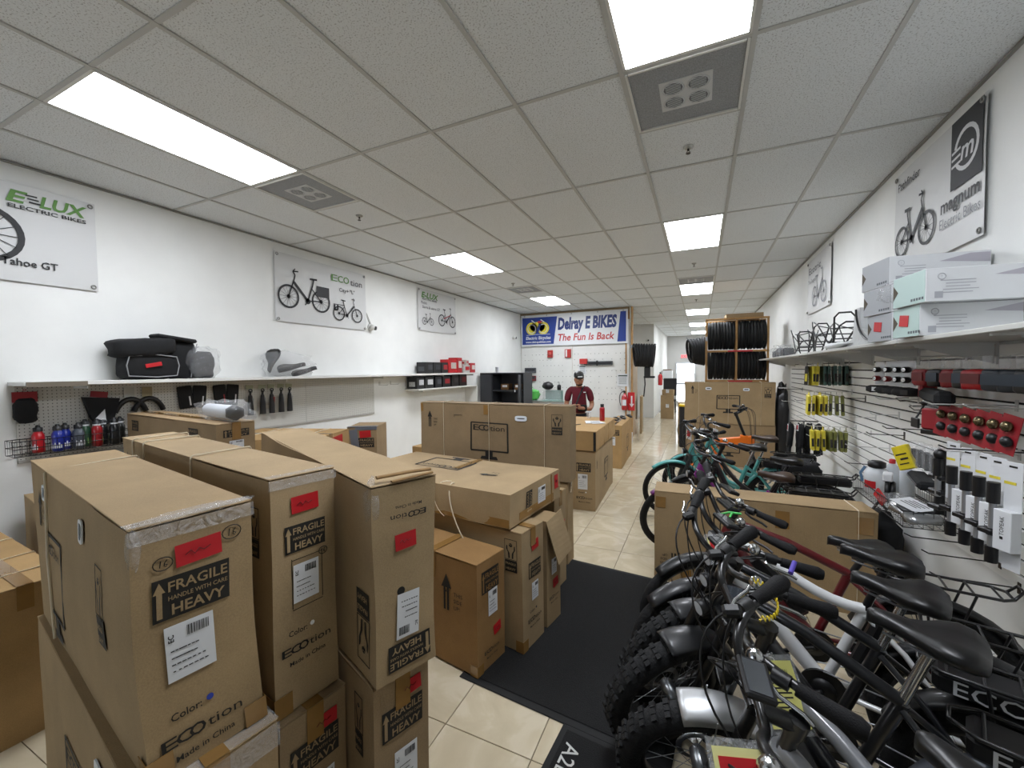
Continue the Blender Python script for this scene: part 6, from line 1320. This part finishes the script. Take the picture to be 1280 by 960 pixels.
# wire basket with parts
t = thing('wire_basket', 'black wire basket of loose parts hooked low on the slatwall', 'basket', (1.20, 3.36, .86))
mb = MB(); bw, bl, bh = .34, .82, .09
for z in (0, bh): mb.tube([(-bw/2, -bl/2, z), (bw/2, -bl/2, z), (bw/2, bl/2, z), (-bw/2, bl/2, z)], .004, 5, closed=True)
mb.build('rim_wires', BLKM, t); mb = MB()
for k in range(28): y = -bl/2+bl*k/27; mb.tube([(-bw/2, y, bh), (-bw/2, y, 0), (bw/2, y, 0), (bw/2, y, bh)], .0016, 3)
for k in range(9): x = -bw/2+bw*k/8; mb.tube([(x, -bl/2, bh), (x, -bl/2, 0), (x, bl/2, 0), (x, bl/2, bh)], .0016, 3)
mb.build('mesh_wires', BLKM, t)
t = thing('sealant_jug', 'white sealant jug with black cap and red label in the basket', 'jug', (1.13, 3.66, .866)); mb = MB(); mb.lathe([(.06, 0), (.07, .01), (.07, .13), (.055, .165), (.03, .18)], 18); mb.build('body', mat('#C9CDD0', .3, name='jug_white'), t); mb = MB(); mb.lathe([(.045, .18), (.05, .185), (.05, .215), (.03, .225)], 16); mb.build('cap', BLK, t); mb = MB(); mb.add([(.0712*math.cos(R_(a)), .0712*math.sin(R_(a)), z) for a in (190, 210, 230, 250) for z in (.04, .09)], [(2*i, 2*i+2, 2*i+3, 2*i+1) for i in range(3)]); mb.build('label', REDP, t); mb = MB(); mb.tube([(-.05, .05, .17), (-.07, .07, .12), (-.06, .06, .06)], .009, 6); mb.build('jug_handle', mat('#5A7A9A', .3, name='blue_trim'), t)
for k, (x, y) in enumerate(((1.24, 3.74), (1.28, 3.62))):
    t = thing('sealant_jug', ['smaller white bottle with red cap behind the jug', 'second small white bottle with red cap behind the jug'][k], 'bottle', (x, y, .866)); mb = MB(); mb.lathe([(.035, 0), (.04, .01), (.04, .17), (.015, .2)], 14); mb.build('body', mat('#BFC4C8', .3, name='bottle_white'), t); mb = MB(); mb.lathe([(.018, .2), (.018, .225), (.012, .23)], 12); mb.build('cap', REDP, t)
t = thing('cable_lock', 'coiled black cable lock with round body in the basket', 'lock', (1.12, 3.44, .866), R_(-20)); mb = MB(); mb.torus(.055, .014, TR(0, 0, .075) @ RY(R_(90)), 20, 8); mb.torus(.05, .014, TR(.026, .0, .075) @ RY(R_(90)), 20, 8); mb.build('coil', BLK, t); mb = MB(); mb.lathe([(.035, -.01), (.035, .03), (.01, .032)], 14, 0, TR(0, 0, .075) @ RY(R_(90))); mb.build('lock_body', mat('#3A3C40', .4, name='lock_grey'), t); MB().box((0, 0, .165), (.05, .09, .05), 0, .006).build('card', PAPER, t)
t = thing('bike_bell', 'round brass-dotted bell lying in the wire basket', 'bell', (1.26, 3.17, .866)); mb = MB(); mb.lathe([(.045, 0), (.05, .02), (.035, .05), (.008, .06)], 16, 0, RY(.7) @ TR(-.02, 0, .03)); mb.build('dome', mat('#3A3C40', .3, .7, name='bell_dark'), t); mb = MB(); mb.lathe([(.006, .06), (.006, .07)], 8, 0, RY(.7) @ TR(-.02, 0, .03)); mb.build('stud', mat('#C9A23A', .3, .8, name='brass'), t)
t = thing('parts_bag', 'red-labelled clear bag of small parts in the basket', 'bag', (1.12, 3.26, .866), .3); mb = MB(); mb.blob((0, 0, .05), (.16, .22, .08), 0, 14, 8, .2, 3, 3, pw=.6); mb.build('clear_bag', FILM, t); MB().box((-.06, .07, .06), (.01, .09, .06), 0, M=RX(.6)).build('label', REDP, t); mb = MB(); [mb.box((random.uniform(-.05, .05), random.uniform(-.08, .08), .035+random.uniform(0, .02)), (.03, .03, .02), 0, .004, M=RZ(random.uniform(0, 3))) for _ in range(9)]; mb.build('parts', BLK, t, kind='stuff')
t = thing('parts_bag', 'silver bag with white paper label at the basket front', 'bag', (1.11, 3.04, .872), .2); mb = MB(); mb.blob((0, 0, .05), (.18, .22, .07), 0, 14, 8, .2, 3, 5, pw=.6, M=RX(.2)); mb.build('foil_bag', mat('#A8AAAC', .2, .7, name='foil'), t); MB().box((-.01, 0, .095), (.13, .15, .002), 0, M=RX(.2) @ RZ(.3)).build('label', PAPER, t); mb = MB(); [mb.box((-.03+.02*k, .0, .097), (.006, .09, .0006), 0, M=RX(.2) @ RZ(.3)) for k in range(4)]; mb.build('print', INK, t)

# ---- goods on the right shelf
zr = 1.897
WB1 = mat('#D2D4D6', .4, name='white_carton', vary=.04, vscale=4); WB2 = mat('#9EA2A6', .45, name='grey_carton'); TEALC = mat('#A9BFBA', .45, name='pale_teal_carton'); PUR = mat('#ACA9B2', .4, name='purple_grey_print'); BRN = mat('#4A4232', .7, name='carton_inner')
def wbox(label, x, y, z, rz, lx=.44, ly=.25, h=.125, end=WB2, red=False, arrow=True):
    """accessory carton; x, y is the aisle-side corner nearest the viewer"""
    c, s = math.cos(rz), math.sin(rz)
    t = thing('accessory_carton', label, 'box', (x+c*lx/2-s*ly/2, y+s*lx/2+c*ly/2, z), rz, 'white accessory cartons')
    mb = MB(); mb.box((0, 0, h/2), (lx, ly, h), 0, .002); mb.build('carton', WB1, t)
    mb = MB(); mb.box((-lx/2-.001, 0, h/2), (.002, ly-.004, h-.004)); e = mb.build('end_panel', end, t)
    mb = MB(TR(-lx/2-.0025, 0, h/2) @ RZ(R_(-90)) @ RX(R_(90)))
    if arrow: mb.poly([(-ly/2+.003, -.04, 0), (-ly/2+.045, 0, 0), (-ly/2+.003, .04, 0)], 0)
    for k in range(5): mb.box((.03+.02*k, -h*.36, 0), (.014, .012, .0004), 1)
    mb.build('end_print', [BRN, mat('#50565A', .5)], e)
    if red: MB().box((-lx/2-.004, .01, h*.55), (.002, .075, .055), 0, M=RX(.12)).build('red_sticker', REDP, t)
    mb = MB(TR(0, -ly/2-.001, h/2) @ RX(R_(90))); mb.poly([(0, h*.22, 0), (lx/2-.004, h*.12, 0), (lx/2-.004, h*.44, 0), (lx*.30, h*.44, 0)], 0)
    n = 14; mb.tube([(-lx*.38+.014*math.cos(6.28*k/n), h*.25+.014*math.sin(6.28*k/n), .0004) for k in range(n)], .0012, 4, 1, closed=True); mb.text('!', TR(-lx*.38, h*.25, .0005), .016, 1)
    for k in range(5): mb.box((-lx*.26+.01*(k % 2), h*(.12-.09*k), 0), (lx*.26-.02*(k % 3), .0035, .0004), 1)
    for k in range(5): mb.box((lx*.28+.018*k, -h*.36, 0), (.009, .009, .0004), 1)
    mb.box((-lx*.4, -h*.3, 0), (.03, .03, .0004), 1); mb.build('side_print', [PUR, mat('#A4A6AC', .5, name='print_pale')], t)
    return t
wbox('lowest front white carton with red sticker and teal end', .935, 2.56, zr, R_(6), .46, .22, .148, TEALC, True)
wbox('upper front white carton with teal end, over the red-stickered one', .93, 2.50, zr+.15, R_(7), .48, .25, .15, TEALC)
wbox('bottom carton of the left white stack with red diamond sticker', .955, 2.93, zr, R_(8), .42, .24, .155, WB2, True)
wbox('middle carton of the left white stack wrapped in plastic', .95, 2.93, zr+.157, R_(10), .42, .26, .15, WB2)
wbox('top carton of the left white stack, under the large banner', .945, 2.95, zr+.309, R_(9), .44, .27, .155, WB2)
wbox('white carton at the right picture edge, lower', .98, 1.70, zr, R_(6), .40, .22, .14, WB2)
wbox('white carton at the right picture edge, upper', .985, 1.69, zr+.142, R_(5), .40, .22, .15, WB2)
t = thing('wrap_bundle', 'clump of clear plastic wrap on the left white carton stack', 'wrap', (.97, 2.93, zr+.20)); mb = MB(); mb.blob((0, 0, .06), (.14, .2, .12), 0, 14, 10, .25, 3, 4); mb.build('film', FILM, t)
# white wrapped fenders
WRAP = mat('#BFC2C2', .35, name='foam_wrap', bump=.4, bscale=20)
t = thing('wrapped_fender', 'white foam-wrapped fender set leaning on the shelf', 'fender', (1.10, 3.62, zr)); mb = MB(); mb.prism([(-.30, 0), (.22, 0), (.20, .06), (.02, .12), (-.02, .27), (-.10, .27), (-.16, .06)], .14, TR(.05, 0, 0) @ RZ(R_(-90)) @ RX(R_(90))); mb.build('foam', WRAP, t)
mb = MB(); mb.tube(bez((-.10, -.2, .03), (-.10, -.05, .05), (-.10, .05, .16), (-.10, .06, .26), 8), .007, 5); mb.build('stay', BLK, t)
for k, dy in enumerate((0, -.32)):
    f = thing('fork_leg', ['grey fork tube standing on the shelf, left one', 'grey fork tube standing on the shelf, right one'][k], 'fork', (1.18, 4.02+dy, zr)); mb = MB(); mb.tube([(0, 0, 0), (0, .0, .24)], .018, 8); mb.build('leg', mat('#55585C', .4, .4, name='fork_grey'), f); mb = MB(); mb.tube([(0, 0, .24), (0, .02, .36), (0, .03, .37)], .008, 6); mb.build('rod', STEEL, f)
# pile of tubular racks
for k, (y, z, r) in enumerate(((6.2, 0, .1), (5.85, 0, -.3), (5.5, 0, .25), (5.15, 0, -.15), (4.8, 0, .3), (4.5, 0, -.2))):
    t = thing('luggage_rack', 'black tubular bike rack in the shelf pile, %s from the far end' % ordn[k], 'rack', (1.14, y, zr+.012), rot=(R_(62-18*(k % 3)), 0, r), group='luggage racks on the shelf')
    mb = MB(); mb.tube([(-.06, 0, 0), (-.07, 0, .05), (-.07, 0, .30), (-.04, 0, .34), (.04, 0, .34), (.07, 0, .30), (.07, 0, .05), (.06, 0, 0)], .008, 6, closed=True); mb.build('platform', BLKM, t)
    for s in (-1, 1): mb = MB(); mb.tube([(s*.07, 0, .25), (s*.09, .22, .12), (s*.09, .30, .10)], .006, 5); mb.tube([(s*.07, 0, .08), (s*.09, .24, .12)], .006, 5); mb.build('strut', BLKM, t)
    for q in (.1, .2): mb = MB(); mb.tube([(-.07, 0, q), (.07, 0, q)], .006, 5); mb.build('crossbar', BLKM, t)
for k, (y, h) in enumerate(((7.9, .16), (7.55, .2), (7.1, .18))):
    t = thing('wrapped_part', 'small plastic-wrapped part at the far shelf end, %s of three' % ordn[k], 'part', (1.15, y, zr)); mb = MB(); mb.box((0, 0, h*.4), (.14, .2, h*.7), 0, .02); mb.build('part_body', BLK, t); mb = MB(); mb.blob((0, 0, h*.5), (.24, .32, h), 0, 14, 8, .2, 3, k, pw=.6); mb.build('plastic_wrap', FILM, t)
t = thing('shelf_foam', 'white foam sheet lying on the shelf under the racks', 'foam', (1.06, 4.15, zr)); mb = MB(); mb.blob((0, 0, .03), (.18, .7, .05), 0, 16, 8, .2, 3, 7, pw=.6); mb.build('sheet', WRAP, t); MB().box((-.09, 0, .03), (.004, .2, .01)).build('tape', PAPER, t)
# black cover bag behind the upside-down carton
t = thing('cover_bag', 'black nylon bag slumped at the wall end of the carton', 'bag', (1.22, 3.95, 0)); mb = MB(); mb.blob((0, 0, .34), (.26, .4, .68), 0, 16, 12, .12, 2.5, 9, pw=.6); mb.build('bag_body', FABRIC, t); mb = MB(); mb.tube([(-.08, -.1, .64), (0, -.05, .74), (.08, .05, .66)], .01, 6); mb.build('strap', BLK, t)

t = thing('plastic_sheet', 'dark crumpled plastic sheet draped beside the far cartons', 'sheet', (1.27, 8.32, 0)); mb = MB(); mb.blob((0, 0, .71), (.18, .34, 1.42), 0, 16, 18, .14, 4, 3, pw=.5); mb.build('drape', mat('#17181B', .3, name='dark_plastic', bump=.5, bscale=9), t); mb = MB(); mb.box((0, -.1, 1.40), (.12, .1, .02), 0, .006); mb.build('tape', PAPER, t)
C = Carton('flattened brown carton lying on top of the tyre rack', (.72, 8.85, 2.675), R_(3), .60, .42, .07, 3, seed=51, group='far cartons'); C.flaps()
